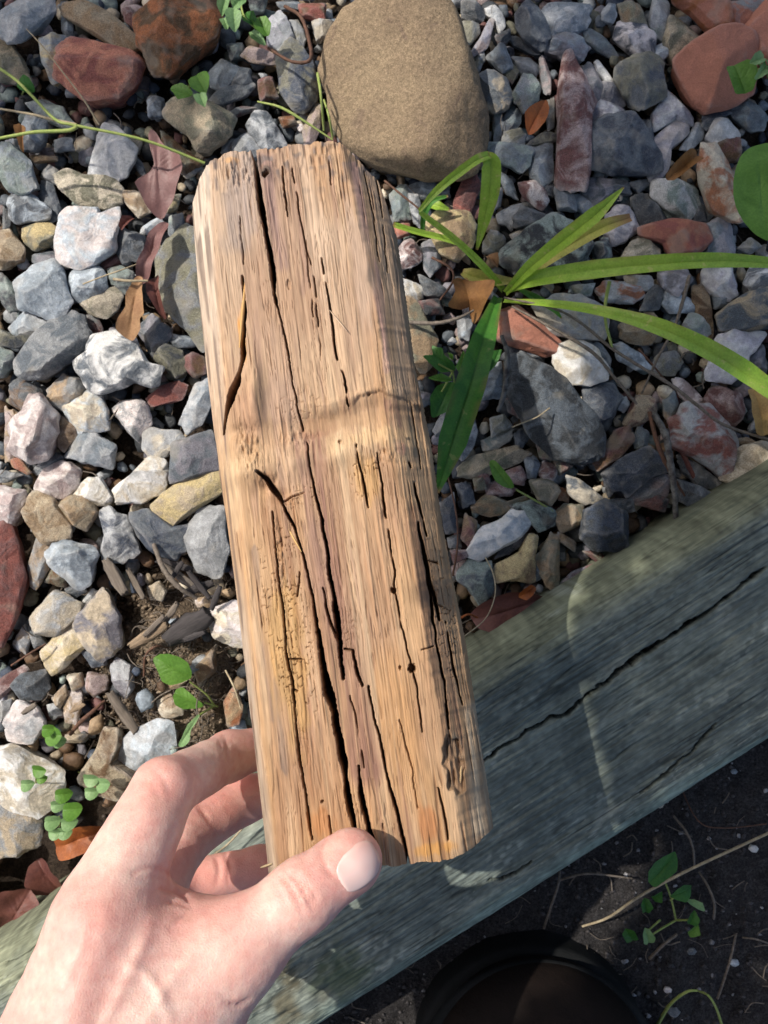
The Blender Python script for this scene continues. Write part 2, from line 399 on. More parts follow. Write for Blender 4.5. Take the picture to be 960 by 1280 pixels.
lich = (sstep(.28, .5, fbm2(S * 26 + 7, Yt * 60, 62, 5)) * sstep(-.2, .5, n2(S * 350, Yt * 480, 63)) * .6)[..., None]; Ct = Ct * (1 - lich) + np.array([.36, .385, .36]) * lich
kk = (knot * sstep(-0.3, 0.5, n2(S * 90, Yt * 110, 47)))[..., None] * 0.8; Ct = Ct * (1 - kk) + cb * kk
mossy = ((1 - sstep(0.006, 0.022, np.hypot(S - tl([(430, 1215)])[0][0], Yt - tl([(430, 1215)])[0][1]) + 0.006 * n2(S * 200, Yt * 200, 51))) * 0.6)[..., None]
Ct = Ct * (1 - mossy) + np.array([0.05, 0.08, 0.03]) * mossy
blot = (sstep(0.35, 0.6, fbm2(S * 50, Yt * 50, 52)) * 0.35)[..., None]; Ct = Ct * (1 - blot) + np.array([0.085, 0.10, 0.10]) * blot
scr = (sstep(.55, .8, n2(S * 300, Yt * 2200, 55)) * sstep(-.1, .5, fbm2(S * 14, Yt * 40, 56)))[..., None] * .55; Ct = Ct * (1 - scr) + np.array([.40, .42, .39]) * scr
scr = (sstep(.45, .8, n2(S * 55, Yt * 1500, 57)))[..., None] * .5; Ct = Ct * (1 - scr) + np.array([.06, .075, .07]) * scr
Ct = Ct * np.array([.92, .95, .87]); Ct = Ct * (1 - 0.85 * sstep(0.001, 0.005, crk)[..., None])
tim = thing('border_timber', (TC[0], TC[1], 0.0), 'long grey-green weathered landscape timber edging the gravel bed', 'timber')
tim.rotation_euler = (0, 0, R(32.1)); X0 = np.array(tim.location)
slab('beam', np.array([0, 0, 0.074]) + X0, np.array([1., 0, 0]), np.array([0, 1., 0]), np.array([0, 0, 1.0]), S, Yt, Wt, Ct, -0.10, TIMBW, tim)
# ------------------------------------------------------------------ the rotten block of wood held in the hand
Pb = at(477, 1076, 0.214); Pt = at(362, 186, 0.176)
BV = (Pt - Pb); BL = np.linalg.norm(BV); BV /= BL
BU = np.array([BV[1], -BV[0], 0.0]); BU /= np.linalg.norm(BU); BN = np.cross(BU, BV)
if BN[2] < 0: BN = -BN
CAMP = np.array([0, 0, CAMH])
def bl(x, y):
    """photo px -> (u, v) on the block's face plane"""
    r = np.array([(x - 480) / FPX, (640 - y) / FPX, -1.0]); t = np.dot(Pb - CAMP, BN) / np.dot(r, BN)
    p = CAMP + r * t - Pb; return float(p @ BU), float(p @ BV)
def blp(pts): return [bl(*p) for p in pts]
PXM = 0.305 / FPX
nv, nu = 920, 350
tv = np.linspace(0, 1, nv); tu = np.linspace(0, 1, nu)
Lp = np.array(blp([(228, 235), (236, 330), (248, 440), (261, 540), (277, 640), (290, 740), (302, 840), (314, 940), (324, 1030), (331, 1105)]))[::-1]
Rp = np.array(blp([(494, 262), (508, 370), (530, 470), (548, 600), (563, 680), (583, 780), (598, 880), (613, 980), (623, 1052)]))[::-1]
bo = np.array(blp([(330, 1106), (345, 1094), (400, 1086), (470, 1083), (515, 1079), (560, 1074), (582, 1066), (605, 1055), (623, 1048)]))
to = np.array(blp([(228, 242), (240, 215), (262, 198), (300, 188), (330, 184), (365, 182), (400, 178), (428, 178), (450, 190), (472, 206), (494, 268)]))
vtop = to[:, 1].mean(); 
# edges as functions of v, end lines as functions of u
vv0 = tv * BL
uL = np.interp(vv0, Lp[:, 1], Lp[:, 0]); uR = np.interp(vv0, Rp[:, 1], Rp[:, 0])
uu = uL[:, None] + (uR - uL)[:, None] * tu[None, :]
vb = np.interp(uu, bo[:, 0], bo[:, 1]) + 0.0005 * n2(uu * 200, uu * 0, 3) + 0.00022 * n2(uu * 1100, uu * 0, 5)
vt = np.interp(uu, to[:, 0], to[:, 1]) + 0.0008 * n2(uu * 160, uu * 0 + 9, 3) + 0.0003 * n2(uu * 1000, uu * 0 + 9, 5)
vv = vb + (vt - vb) * tv[:, None]
def lineu(pts):
    q = np.array(blp(pts))[::-1]; return np.interp(vv, q[:, 1], q[:, 0])
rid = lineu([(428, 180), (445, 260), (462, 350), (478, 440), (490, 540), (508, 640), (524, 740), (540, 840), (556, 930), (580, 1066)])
lef = lineu([(266, 200), (272, 330), (282, 440), (292, 560), (304, 680), (317, 800), (334, 950), (352, 1092)])
ku, kv = uu * 1000, vv * 1000                             # millimetres
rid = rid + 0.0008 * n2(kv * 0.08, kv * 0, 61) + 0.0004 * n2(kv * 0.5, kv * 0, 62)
def soft(x, k): return 0.5 * (x + np.sqrt(x * x + k * k))
W = -0.88 * soft(uu - rid, 0.0004) - 0.95 * soft(lef - uu, 0.0009)
W = W - 0.6 * soft(uL[:, None] + 0.0022 - uu, 0.001) * 1.5 - 1.5 * soft(uu - uR[:, None] + 0.0016, 0.001)
# broad undulation and the cross dent below the broken ridge
W = W + 0.0010 * fbm2(ku * 0.05, kv * 0.02, 63)
def px2(pts, c): return blp(pts)[0][c]
yd = lambda y, x=420: bl(x, y)[1]
dent_edge = np.interp(uu, *np.array(blp([(340, 520), (375, 512), (405, 508), (440, 500), (455, 492), (470, 487), (485, 493), (505, 492), (520, 500)])).T)
dent_edge = dent_edge + 0.0007 * n2(ku * 0.33, ku * 0, 64) + 0.00035 * n2(ku * 1.1, kv * 0.3, 65) + 0.00015 * n2(ku * 3, kv * .5, 66)
dist = dent_edge - vv                                     # >0 below the edge
right = sstep(bl(345, 520)[0], bl(420, 520)[0], uu)
rt2 = 0.22 + 0.78 * right; stp = sstep(bl(425, 520)[0], bl(455, 500)[0], uu)
dent = rt2 * (0.40 * sstep(-0.0003, 0.0008 + 0.004 * (1 - stp), dist) + 0.60 * sstep(0.0, 0.0062, dist)) * (1 - sstep(0.0062, 0.020 + 0.002 * n2(ku * .15, kv * 0, 170), dist))
lipz = right * np.exp(-((dist + 0.0012) / 0.0012) ** 2)
W = W - 0.0029 * dent + 0.0005 * lipz + 0.0024 * np.exp(-((dist - 0.0205) / 0.0045) ** 2) * (0.55 + 0.45 * n2(ku * .16, kv * .1, 171))
W = W - 0.0012 * (1 - sstep(0, 0.011, np.abs(vv - yd(545)))) * (1 - right) 
# torn splinter on the left
tx = blp([(300, 470), (318, 500), (300, 560), (285, 545)])
for (cx, cy, a, b, h) in [(316, 500, 12, 34, .0040), (298, 556, 20, 16, .0026), (345, 560, 16, 10, .0012), (320, 470, 8, 40, .0018), (330, 610, 14, 12, -.0026), (352, 620, 9, 8, -.0022), (300, 540, 30, 9, -.0012), (335, 215, 8, 10, .0016)]:
    u0, v0 = bl(cx, cy); W = W + h * np.exp(-(((uu - u0) / (a * PXM)) ** 2 + ((vv - v0) / (b * PXM)) ** 2))
tz = np.zeros(uu.shape)
for (x, y, a, b) in [(335, 600, 16, 14), (310, 560, 20, 40), (480, 570, 30, 10), (372, 545, 30, 14), (365, 625, 18, 8), (300, 215, 36, 22), (350, 700, 8, 60)]:
    u0, v0 = bl(x, y); tz = np.maximum(tz, 1 - sstep(.4, 1.0, np.hypot((uu - u0) / (a * PXM), (vv - v0) / (b * PXM)) + .25 * n2(ku * .6, kv * .3, 145)))
W = W + tz * 0.0009 * (n2(ku * .9, kv * .28, 146) + .5 * n2(ku * 2.2, kv * .7, 147))
# fibres
wu = ku + 0.5 * n2(ku * 0.1, kv * 0.03, 66) + 0.25 * n2(ku * 0.3, kv * 0.12, 67)
f1 = n2(wu * 0.9, kv * 0.018, 68); f2 = n2(wu * 2.2, kv * 0.05, 69); f3 = n2(wu * 4.5, kv * 0.12, 70)
smoothz = dent * 0.8
W = W + (1 - smoothz) * (0.00014 * f1 + 0.00013 * f2 * (0.6 + 0.8 * n2(ku * .1, kv * .05, 141)) + 0.00007 * f3)
step = np.clip(n2(wu * 0.42, kv * 0.012, 71), 0, 1); W = W + 0.0006 * sstep(0.1, 0.2, step) * sstep(-0.2, 0.4, n2(ku * 0.05, kv * 0.03, 72))
# long cracks, traced
ju = uu + 0.00032 * n2(kv * 0.2, ku * 0.1, 73) + 0.00013 * n2(kv * 0.9, ku * 0.2, 74); jv = vv
CR = [
 ([(317, 186), (321, 215), (325, 250), (331, 280), (334, 300), (340, 335), (345, 378)], [6, 7, 8, 7, 7, 8, 3], .020),
 ([(345, 378), (352, 402), (358, 432), (369, 495), (378, 540), (384, 556)], [2, 1.5, 2, 2, 2.5, 2], .005),
 ([(384, 556), (388, 590), (396, 625), (402, 650)], [2, 2.5, 3, 5], .010),
 ([(402, 650), (408, 680), (412, 715), (419, 750), (423, 790), (425, 815), (429, 848)], [5, 6, 6, 6, 7, 6, 3], .020),
 ([(350, 625), (357, 640), (369, 662), (378, 690), (384, 712), (392, 752), (397, 790)], [3, 4, 4, 3, 3, 4, 5], .012),
 ([(397, 790), (405, 838), (411, 868), (418, 890), (422, 915), (430, 955), (436, 1000), (444, 1040), (452, 1084)], [6, 8, 13, 13, 11, 9, 8, 7, 5], .024),
 ([(404, 735), (412, 775), (420, 797)], [2, 3, 3], .006),
 ([(448, 958), (452, 995), (460, 1030), (468, 1060), (474, 1084)], [2, 6, 7, 8, 9], .018),
 ([(430, 811), (441, 813)], [2.5, 2], .004), ([(441, 813), (446, 840), (453, 857)], [3, 5, 3], .008),
 ([(453, 857), (461, 858)], [2, 2], .004), ([(461, 858), (466, 890), (476, 925), (482, 962), (492, 1000), (500, 1030), (510, 1080)], [2, 3, 3, 3, 4, 5, 4], .009),
 ([(472, 567), (478, 605), (482, 645), (488, 680), (493, 712), (494, 740), (503, 785), (512, 822), (520, 855), (528, 915)], [2, 2.5, 4, 2.5, 2.5, 2, 1.6, 1.6, 2, 1], .005),
 ([(402, 322), (408, 360), (414, 395), (420, 445), (428, 466), (436, 506)], [1.5, 2, 2.5, 3, 4, 3], .006),
 ([(446, 556), (450, 585), (456, 607), (461, 634)], [2.5, 3, 4, 2], .006),
 ([(512, 575), (518, 600), (527, 640), (534, 668)], [3, 4, 4, 2], .008),
 ([(523, 652), (530, 692), (540, 735), (551, 775)], [3, 6, 5, 2], .009),
 ([(533, 705), (539, 750), (546, 805), (556, 852), (562, 912)], [3, 5, 3, 3, 3], .008),
 ([(559, 778), (567, 830), (572, 850), (580, 884)], [2.5, 3.5, 3, 1], .006),
 ([(303, 345), (306, 390), (304, 430), (303, 452)], [2, 5, 7, 5], .010),
 ([(303, 452), (296, 478), (287, 500), (281, 518), (277, 538)], [5, 10, 12, 8, 3], .012),
 ([(340, 640), (346, 705), (353, 757), (357, 807), (366, 857), (371, 910), (376, 958), (384, 1002), (390, 1050)], [1.5, 1.8, 2, 3, 3, 3, 3, 4, 3], .006),
 ([(375, 715), (372, 745)], [1, 2], .003),
 ([(325, 260), (331, 275)], [3, 3], .01), ([(365, 210), (372, 250), (380, 300), (392, 340), (397, 400), (402, 450)], [1.2, 1.5, 1.5, 1.4, 1.2, 1], .003),
 ([(353, 208), (356, 245), (360, 270)], [2, 3, 1], .004),
 ([(322, 590), (334, 598), (343, 612), (351, 626)], [3, 6, 8, 5], .008), ([(352, 628), (362, 622), (380, 616)], [3, 2, 1.5], .003),
 ([(500, 900), (515, 960), (522, 1010)], [1, 1.5, 1], .002), ([(437, 870), (446, 900), (455, 960)], [1.2, 1.6, 1.2], .003),
 ([(548, 985), (556, 1020), (560, 1050)], [1.5, 3, 2], .004), ([(412, 1020), (414, 1045)], [1, 2], .003), ([(479, 1030), (482, 1050)], [2, 3], .004),
 ([(528, 812), (533, 811), (542, 808)], [1.5, 2, 1.5], .003), ([(360, 824), (376, 824)], [2, 2.5], .004), ([(368, 862), (372, 864)], [2, 2], .003),
 ([(536, 700), (548, 702)], [2, 2], .003), ([(548, 756), (554, 758)], [1.5, 1.5], .002), ([(382, 300), (386, 345), (392, 395)], [1, 1.3, 1], .002),
 ([(515, 500), (521, 540), (527, 580)], [1, 1.6, 1], .003), ([(300, 270), (304, 330)], [1, 1], .002), ([(470, 205), (478, 260), (484, 330)], [1, 1.6, 1], .003),
 ([(455, 200), (466, 260), (474, 320)], [1, 1.6, 1], .003), ([(410, 192), (414, 230)], [1, 1], .002)]
crk = np.zeros(uu.shape)
for pts, wd, dp in CR:
    q = blp(pts); wm = [x * PXM for x in wd]
    u0, u1 = min(p[0] for p in q) - .006, max(p[0] for p in q) + .006
    v0, v1 = min(p[1] for p in q) - .006, max(p[1] for p in q) + .006
    r = np.where((vv.max(1) > v0) & (vv.min(1) < v1))[0]; c = np.where((uu.max(0) > u0) & (uu.min(0) < u1))[0]
    if len(r) == 0 or len(c) == 0: continue
    sl_ = (slice(r[0], r[-1] + 1), slice(c[0], c[-1] + 1))
    d, wv, _ = segdist(ju[sl_], jv[sl_], q, wm)
    wv = wv * (0.84 + 0.45 * n2(kv[sl_] * 0.16, ku[sl_] * 0.03, 151) + 0.07 * n2(kv[sl_] * 1.1, ku[sl_] * 0.05, 152)) * (0.70 if max(wd) > 5 else 0.50)
    if max(wd) < 4.5: dp = dp * sstep(-.62, -.25, n2(kv[sl_] * 0.16 + q[0][0] * 900, ku[sl_] * 0.02, 153))
    crk[sl_] = np.maximum(crk[sl_], dp * (1 - sstep(wv * 0.42, wv * 0.62 + 0.00028, d)))
# holes and hollow
for (x, y, a, b, dp) in [(515, 835, 5, 5, .006), (492, 738, 4, 4, .005), (332, 217, 5, 5, .004), (361, 355, 3, 7, .001), (500, 835, 2, 3, .002), (461, 492, 3, 2, .002), (425, 552, 3, 3, .0015), (403, 1002, 2, 2, .002)]:
    u0, v0 = bl(x, y); dd = np.hypot((uu - u0) / (a * PXM), (vv - v0) / (b * PXM)) + 0.25 * n2(ku * 1.5, kv * 1.5, 75)
    crk = np.maximum(crk, dp * (1 - sstep(0.7, 1.1, dd)))
u0, v0 = bl(568, 955); hd = np.hypot((uu - u0) / (15 * PXM), (vv - v0) / (36 * PXM)) + 0.30 * n2(ku * 0.7, kv * 0.35, 76)
hollow = 1 - sstep(0.75, 1.0, hd); 
# small square checks (brown rot): rows of cross breaks in some zones
zones = [((365, 800), (28, 150), 1.0), ((360, 705), (16, 60), 0.9), ((462, 600), (28, 42), 0.9), ((555, 760), (18, 120), 0.7), ((335, 760), (12, 90), .6), ((385, 620), (40, 20), .6), ((370, 510), (40, 26), .5), ((440, 800), (12, 40), .5)]
zm = np.zeros(uu.shape)
for (c, h, a) in zones:
    u0, v0 = bl(*c); zm = np.maximum(zm, a * (1 - sstep(0.5, 1.0, np.hypot((uu - u0) / (h[0] * PXM), (vv - v0) / (h[1] * PXM)) + 0.2 * n2(ku * 0.3, kv * 0.1, 77))))
kx = (ku + 1.1 * n2(ku * 0.25, kv * 0.12, 79)) / (1.55 + 0 * ku); strip = np.floor(kx); off = _tab[(strip.astype(int) * 977) & 65535]
per = kv + off * 37 + 0.8 * n2(ku * .9, kv * 0.3, 78); sp = 2.3 + 2.0 * off
ph = np.abs(per / sp - np.round(per / sp)) * sp
keep = _tab[(np.round(per / sp).astype(int) * 131 + strip.astype(int) * 977) & 65535] > 0.45
fr = np.abs(kx - strip - 0.5) * 2
chk = (1 - sstep(0.06, 0.26, ph)) * keep * zm * sstep(-.25, .3, n2(ku * .5, kv * .22, 154))
chk = np.maximum(chk, (sstep(0.86, 0.99, fr)) * zm * sstep(-.1, .3, n2(strip, kv * 0.16, 80)))
W = W - crk - 0.0035 * hollow * (0.8 + 0.5 * n2(ku * 0.9, kv * 0.2, 81)) - 0.0011 * chk
# fine random splits everywhere along the grain
spl = sstep(0.62, 0.80, n2(wu * 1.3, kv * 0.030, 82)) * sstep(0.0, 0.5, n2(ku * 0.12, kv * 0.05, 83)); W = W - 0.0008 * spl * (1 - smoothz)
hl = np.exp(-(n2(wu * 0.75, kv * 0.016, 180) / .05) ** 2) * sstep(-.25, .2, n2(ku * .12, kv * .03, 181)); hl = hl + np.exp(-(n2(wu * 1.5, kv * 0.035, 182) / .09) ** 2) * sstep(-.05, .35, n2(ku * .16, kv * .05, 183)) * .8; hl = np.clip(hl, 0, 1) * (1 - .7 * smoothz); W = W - 0.00045 * hl
hair = sstep(0.50, 0.72, n2(wu * 1.9, kv * 0.028, 162)) * sstep(-.35, .3, n2(ku * .15, kv * .04, 163)); hair2 = sstep(0.6, 0.8, n2(wu * 1.5, kv * 0.018, 164)); W = W - 0.00028 * hair * (1 - smoothz) * .6
spl2 = sstep(0.66, 0.82, n2(wu * 2.3, kv * 0.11, 155)) * sstep(-.2, 0.4, n2(ku * 0.1, kv * 0.06, 156)); W = W - 0.0004 * spl2 * (1 - smoothz)
# frayed upper end
endz = sstep(BL - 0.022, BL, vv); W = W - endz * 0.0012 * np.clip(n2(ku * 0.8, kv * 0.25, 84) + 0.2, 0, 1)

# colour of the wood
def C3(*a): return np.array(a)
def blend(C, c, m): return C * (1 - m[..., None]) + c * m[..., None]
base = C3(0.47, 0.295, 0.155)
C = np.broadcast_to(base, uu.shape + (3,)).copy()
vn = vv / BL
C = blend(C, C3(0.47, 0.34, 0.235), sstep(0.35, 0.95, vn) * 0.85)                 # paler, pinker far end
C = blend(C, C3(0.41, 0.25, 0.125), (1 - sstep(0.02, 0.4, vn)) * 0.85)           # more orange at the near end
C = blend(C, C3(0.29, 0.165, 0.10), sstep(-0.15, 0.6, n2(wu * 0.09, kv * 0.022, 90)) * 0.55); C = blend(C, C3(0.40, 0.215, 0.09), sstep(0.1, .8, n2(ku * .07 + 9, kv * .018, 172)) * .6)
C = blend(C, C3(0.58, 0.415, 0.255), sstep(0.1, 0.7, n2(wu * 0.22, kv * 0.012, 91)) * 0.6)
C = blend(C, C3(0.27, 0.16, 0.12), sstep(0.35, 0.8, n2(wu * 0.5, kv * 0.02, 92)) * sstep(-.3, .5, n2(ku * .06, kv * .03, 143)) * 0.5)
C = blend(C, C3(0.22, 0.12, 0.09), sstep(0.45, 0.8, n2(wu * 1.6, kv * 0.035, 93)) * sstep(-.2, .6, n2(ku * .08, kv * .04, 144)) * 0.4)
C = blend(C, C3(0.58, 0.42, 0.27), sstep(0.4, 0.9, n2(wu * 2.4, kv * 0.06, 94)) * 0.25)
C = blend(C, C3(0.225, 0.160, 0.100), sstep(0, 0.0025, uu - rid) * (0.70 + 0.28 * n2(ku * .35, kv * .02, 150)))  # right bevel: weathered browner, and darkened further to deepen its shaded side
bandm = np.exp(-((dist - 0.019) / 0.006) ** 2) * (.6 + .4 * n2(ku * .2, kv * .1, 184)); C = blend(C, C3(0.60, 0.44, 0.26), bandm * .6); C = blend(C, C3(0.33, 0.20, 0.11), right * np.exp(-((dist - 0.004) / 0.004) ** 2) * .45); C = blend(C, C3(0.22, 0.125, 0.075), hl * 0.30); C = blend(C, C3(0.24, 0.135, 0.085), hair * 0.15); C = blend(C, C3(0.60, 0.45, 0.30), hair2 * 0.12)
def stripe(pts, wpx, c, a, seed):
    global C
    q = blp(pts); d, _, _ = segdist(uu, vv, q); m = (1 - sstep(wpx * PXM * 0.3, wpx * PXM, d + 0.0022 * n2(ku * 0.45, kv * 0.05, seed))) * a * (0.72 + 0.5 * n2(wu * 0.9, kv * 0.03, seed + 1))
    C = blend(C, c, np.clip(m, 0, 1))
stripe([(385, 560), (400, 640), (412, 720), (430, 830), (455, 960)], 34, C3(0.235, 0.125, 0.085), 0.95, 100)
stripe([(330, 200), (340, 260), (350, 330)], 18, C3(0.25, 0.16, 0.14), 0.7, 102)
stripe([(372, 230), (380, 300), (385, 360)], 9, C3(0.30, 0.18, 0.13), 0.7, 104)
stripe([(350, 640), (372, 720), (385, 830), (400, 960), (420, 1070)], 34, C3(0.30, 0.155, 0.075), 0.85, 106)
stripe([(300, 200), (295, 300)], 26, C3(0.30, 0.245, 0.21), 0.85, 108)
stripe([(488, 500), (494, 530), (500, 560)], 9, C3(0.20, 0.10, 0.085), 0.85, 110)
stripe([(518, 640), (532, 720), (545, 800), (560, 880), (570, 930)], 16, C3(0.20, 0.115, 0.07), 0.8, 112)
stripe([(540, 870), (560, 960), (575, 1040)], 22, C3(0.38, 0.24, 0.13), 0.5, 114)
stripe([(440, 200), (470, 330), (485, 460)], 7, C3(0.36, 0.22, 0.20), 0.6, 116)
stripe([(465, 200), (490, 330), (505, 480)], 22, C3(0.30, 0.23, 0.17), 0.75, 118)
stripe([(600, 900), (612, 1040)], 22, C3(0.50, 0.44, 0.33), 0.6, 120)
stripe([(340, 420), (352, 520), (365, 600)], 26, C3(0.44, 0.29, 0.2), 0.5, 122)
stripe([(345, 850), (352, 960)], 8, C3(0.16, 0.12, 0.10), 0.6, 124)
stripe([(318, 690), (325, 770), (338, 900)], 7, C3(0.17, 0.13, 0.11), 0.55, 126)
for (x, y, a, b, c, s) in [(315, 520, 16, 40, C3(.40, .24, .15), .6), (290, 620, 12, 60, C3(.56, .40, .24), .6), (350, 500, 30, 40, C3(.36, .24, .17), .6), (300, 250, 28, 60, C3(.34, .26, .21), .6), (395, 300, 18, 90, C3(.52, .38, .26), .5), (450, 330, 14, 110, C3(.50, .37, .27), .5), (395, 700, 20, 60, C3(.27, .16, .12), .5), (332, 600, 14, 12, C3(.30, .17, .09), .6), (395, 535, 30, 16, C3(0.33, 0.17, 0.10), .6), (480, 545, 50, 14, C3(0.56, 0.38, 0.2), .5), (430, 525, 70, 12, C3(0.37, 0.23, 0.12), .55), (535, 1030, 14, 26, C3(0.40, 0.15, 0.05), .6), (545, 1060, 30, 8, C3(0.55, 0.27, 0.06), .6), (400, 1030, 20, 20, C3(0.42, 0.18, 0.06), .5), (510, 545, 4, 4, C3(0.06, 0.05, 0.04), .9), (360, 820, 26, 120, C3(0.50, 0.30, 0.09), .45), (460, 600, 25, 40, C3(0.50, 0.29, 0.09), .45), (333, 215, 9, 9, C3(0.12, 0.09, 0.07), .9), (568, 935, 14, 16, C3(0.17, 0.14, 0.10), .8), (290, 200, 10, 5, C3(0.6, 0.33, 0.12), .6), (303, 420, 5, 34, C3(0.62, 0.30, 0.07), .85), (495, 175, 20, 26, C3(0.12, 0.11, 0.10), .5)]:
    u0, v0 = bl(x, y); m = s * (1 - sstep(0.5, 1.1, np.hypot((uu - u0) / (a * PXM), (vv - v0) / (b * PXM)) + 0.3 * n2(ku * 0.6, kv * 0.15, 130)))
    C = blend(C, c, m)
C = blend(C, C3(0.16, 0.13, 0.115), sstep(0.2, 0.75, n2(ku * 0.5, kv * 0.3, 131)) * sstep(BL - 0.030, BL - 0.004, vv) * 0.8)
lside = sstep(0, 0.004, lef - uu); C = blend(C, C3(0.36, 0.30, 0.235), lside * (1 - sstep(0.25, 0.55, vn)) * 0.8); C = blend(C, C3(0.66, 0.58, 0.47), lside * sstep(0.5, 0.8, vn) * 0.6)
C = blend(C, C3(0.14, 0.10, 0.08), lside * sstep(0.35, 0.7, n2(ku * 0.7, kv * 0.04, 132)) * 0.7)
C = blend(C, C3(0.20, 0.105, 0.055), sstep(0.0006, 0.003, crk) * 0.8); C = blend(C, C3(0.05, 0.026, 0.018), sstep(0.003, 0.011, crk) * 0.93); C = blend(C, C3(0.20, 0.11, 0.065), spl2 * 0.55 * (1 - smoothz))
C = blend(C, C3(0.14, 0.065, 0.03), chk * 0.75); C = blend(C, C3(0.17, 0.09, 0.05), spl * 0.6 * (1 - smoothz)); C = blend(C, C3(0.16, 0.09, 0.05), hollow * 0.5)
C = C * np.array([.985, .98, 1.0]); C = C * (1 + 0.08 * n2(wu * 3.1, kv * 0.09, 160) + 0.10 * n2(wu * 1.1, kv * 0.25, 161))[..., None]; C = np.clip(C, 0.01, 0.8)
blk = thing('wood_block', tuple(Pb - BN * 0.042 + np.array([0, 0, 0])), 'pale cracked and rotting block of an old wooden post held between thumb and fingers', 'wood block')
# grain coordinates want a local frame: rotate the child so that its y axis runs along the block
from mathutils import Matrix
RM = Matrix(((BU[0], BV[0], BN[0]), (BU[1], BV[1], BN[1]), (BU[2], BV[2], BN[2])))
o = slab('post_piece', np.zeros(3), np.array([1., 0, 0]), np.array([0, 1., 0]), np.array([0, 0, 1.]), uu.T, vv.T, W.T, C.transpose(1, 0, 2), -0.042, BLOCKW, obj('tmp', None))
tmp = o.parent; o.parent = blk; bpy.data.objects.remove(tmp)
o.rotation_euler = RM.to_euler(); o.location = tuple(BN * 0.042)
o['label'] = 'cracked pale pine with long dark splits and a cross dent'
# a few lifted splinters
def sliver(p0, p1, w, h0, h1, c):
    a = np.array(bl(*p0)); b = np.array(bl(*p1)); P = []
    t = np.linspace(0, 1, 9); wd = w * PXM * np.sin(np.pi * np.clip(t * .9 + .05, 0, 1)) ** .6
    dn = (b - a) / np.linalg.norm(b - a); nn = np.array([-dn[1], dn[0]])
    for k in range(9):
        q = a + (b - a) * t[k]; h = h0 + (h1 - h0) * t[k]
        for (s, z) in ((-.5, 0), (0, .5 * w * PXM), (.5, 0), (0, -.3 * w * PXM)):
            r = q + nn * s * wd[k]; P.append(Pb + BU * r[0] + BV * r[1] + BN * (h + z * np.sin(np.pi * t[k])))
    F = [(i * 4 + j, i * 4 + (j + 1) % 4, (i + 1) * 4 + (j + 1) % 4, (i + 1) * 4 + j) for i in range(8) for j in range(4)]
    part('splinter', P, F, BLOCKW, blk, col=np.tile(c, (36, 1)))
sliver((412, 388), (434, 416), 2.2, .0004, .0022, C3(.6, .44, .3)); sliver((318, 1098), (338, 1084), 3.5, -.012, -.004, C3(.5, .4, .25))
sliver((306, 350), (300, 436), 5, -.001, .001, C3(.6, .36, .14)); sliver((357, 655), (377, 690), 3, -.0006, .0006, C3(.62, .4, .16)); sliver((575, 1000), (578, 960), 4, -.006, -.004, C3(.55, .38, .2))
# ------------------------------------------------------------------ the loose stones
PAL = dict(slate=(.09, .105, .12), navy=(.040, .052, .075), char=(.045, .050, .055), grey=(.20, .21, .215), lgrey=(.32, .335, .345), blueg=(.19, .225, .255),
 white=(.60, .60, .58), pinkw=(.58, .53, .51), pink=(.31, .245, .235), cream=(.46, .41, .32), buff=(.33, .275, .195), tan=(.27, .195, .12), yel=(.42, .34, .18),
 olive=(.17, .165, .12), brown=(.115, .07, .04), rust=(.28, .11, .05), red=(.23, .085, .07), maroon=(.15, .075, .07), terra=(.36, .155, .105), purpl=(.17, .165, .185),
 green=(.20, .245, .225), teal=(.13, .165, .18), lilac=(.34, .33, .37), lblue=(.36, .41, .45))
WORD = dict(slate='slate-grey', navy='navy-black', char='charcoal', grey='mid-grey', lgrey='pale grey', blueg='blue-grey', white='white', pinkw='pinkish white', pink='dusky pink',
 cream='cream', buff='buff', tan='tan', yel='yellowish', olive='olive-grey', brown='dark brown', rust='rusty', red='brick-red', maroon='maroon', terra='terracotta', purpl='purplish grey',
 green='grey-green', teal='teal-grey', lilac='lilac', lblue='pale blue')
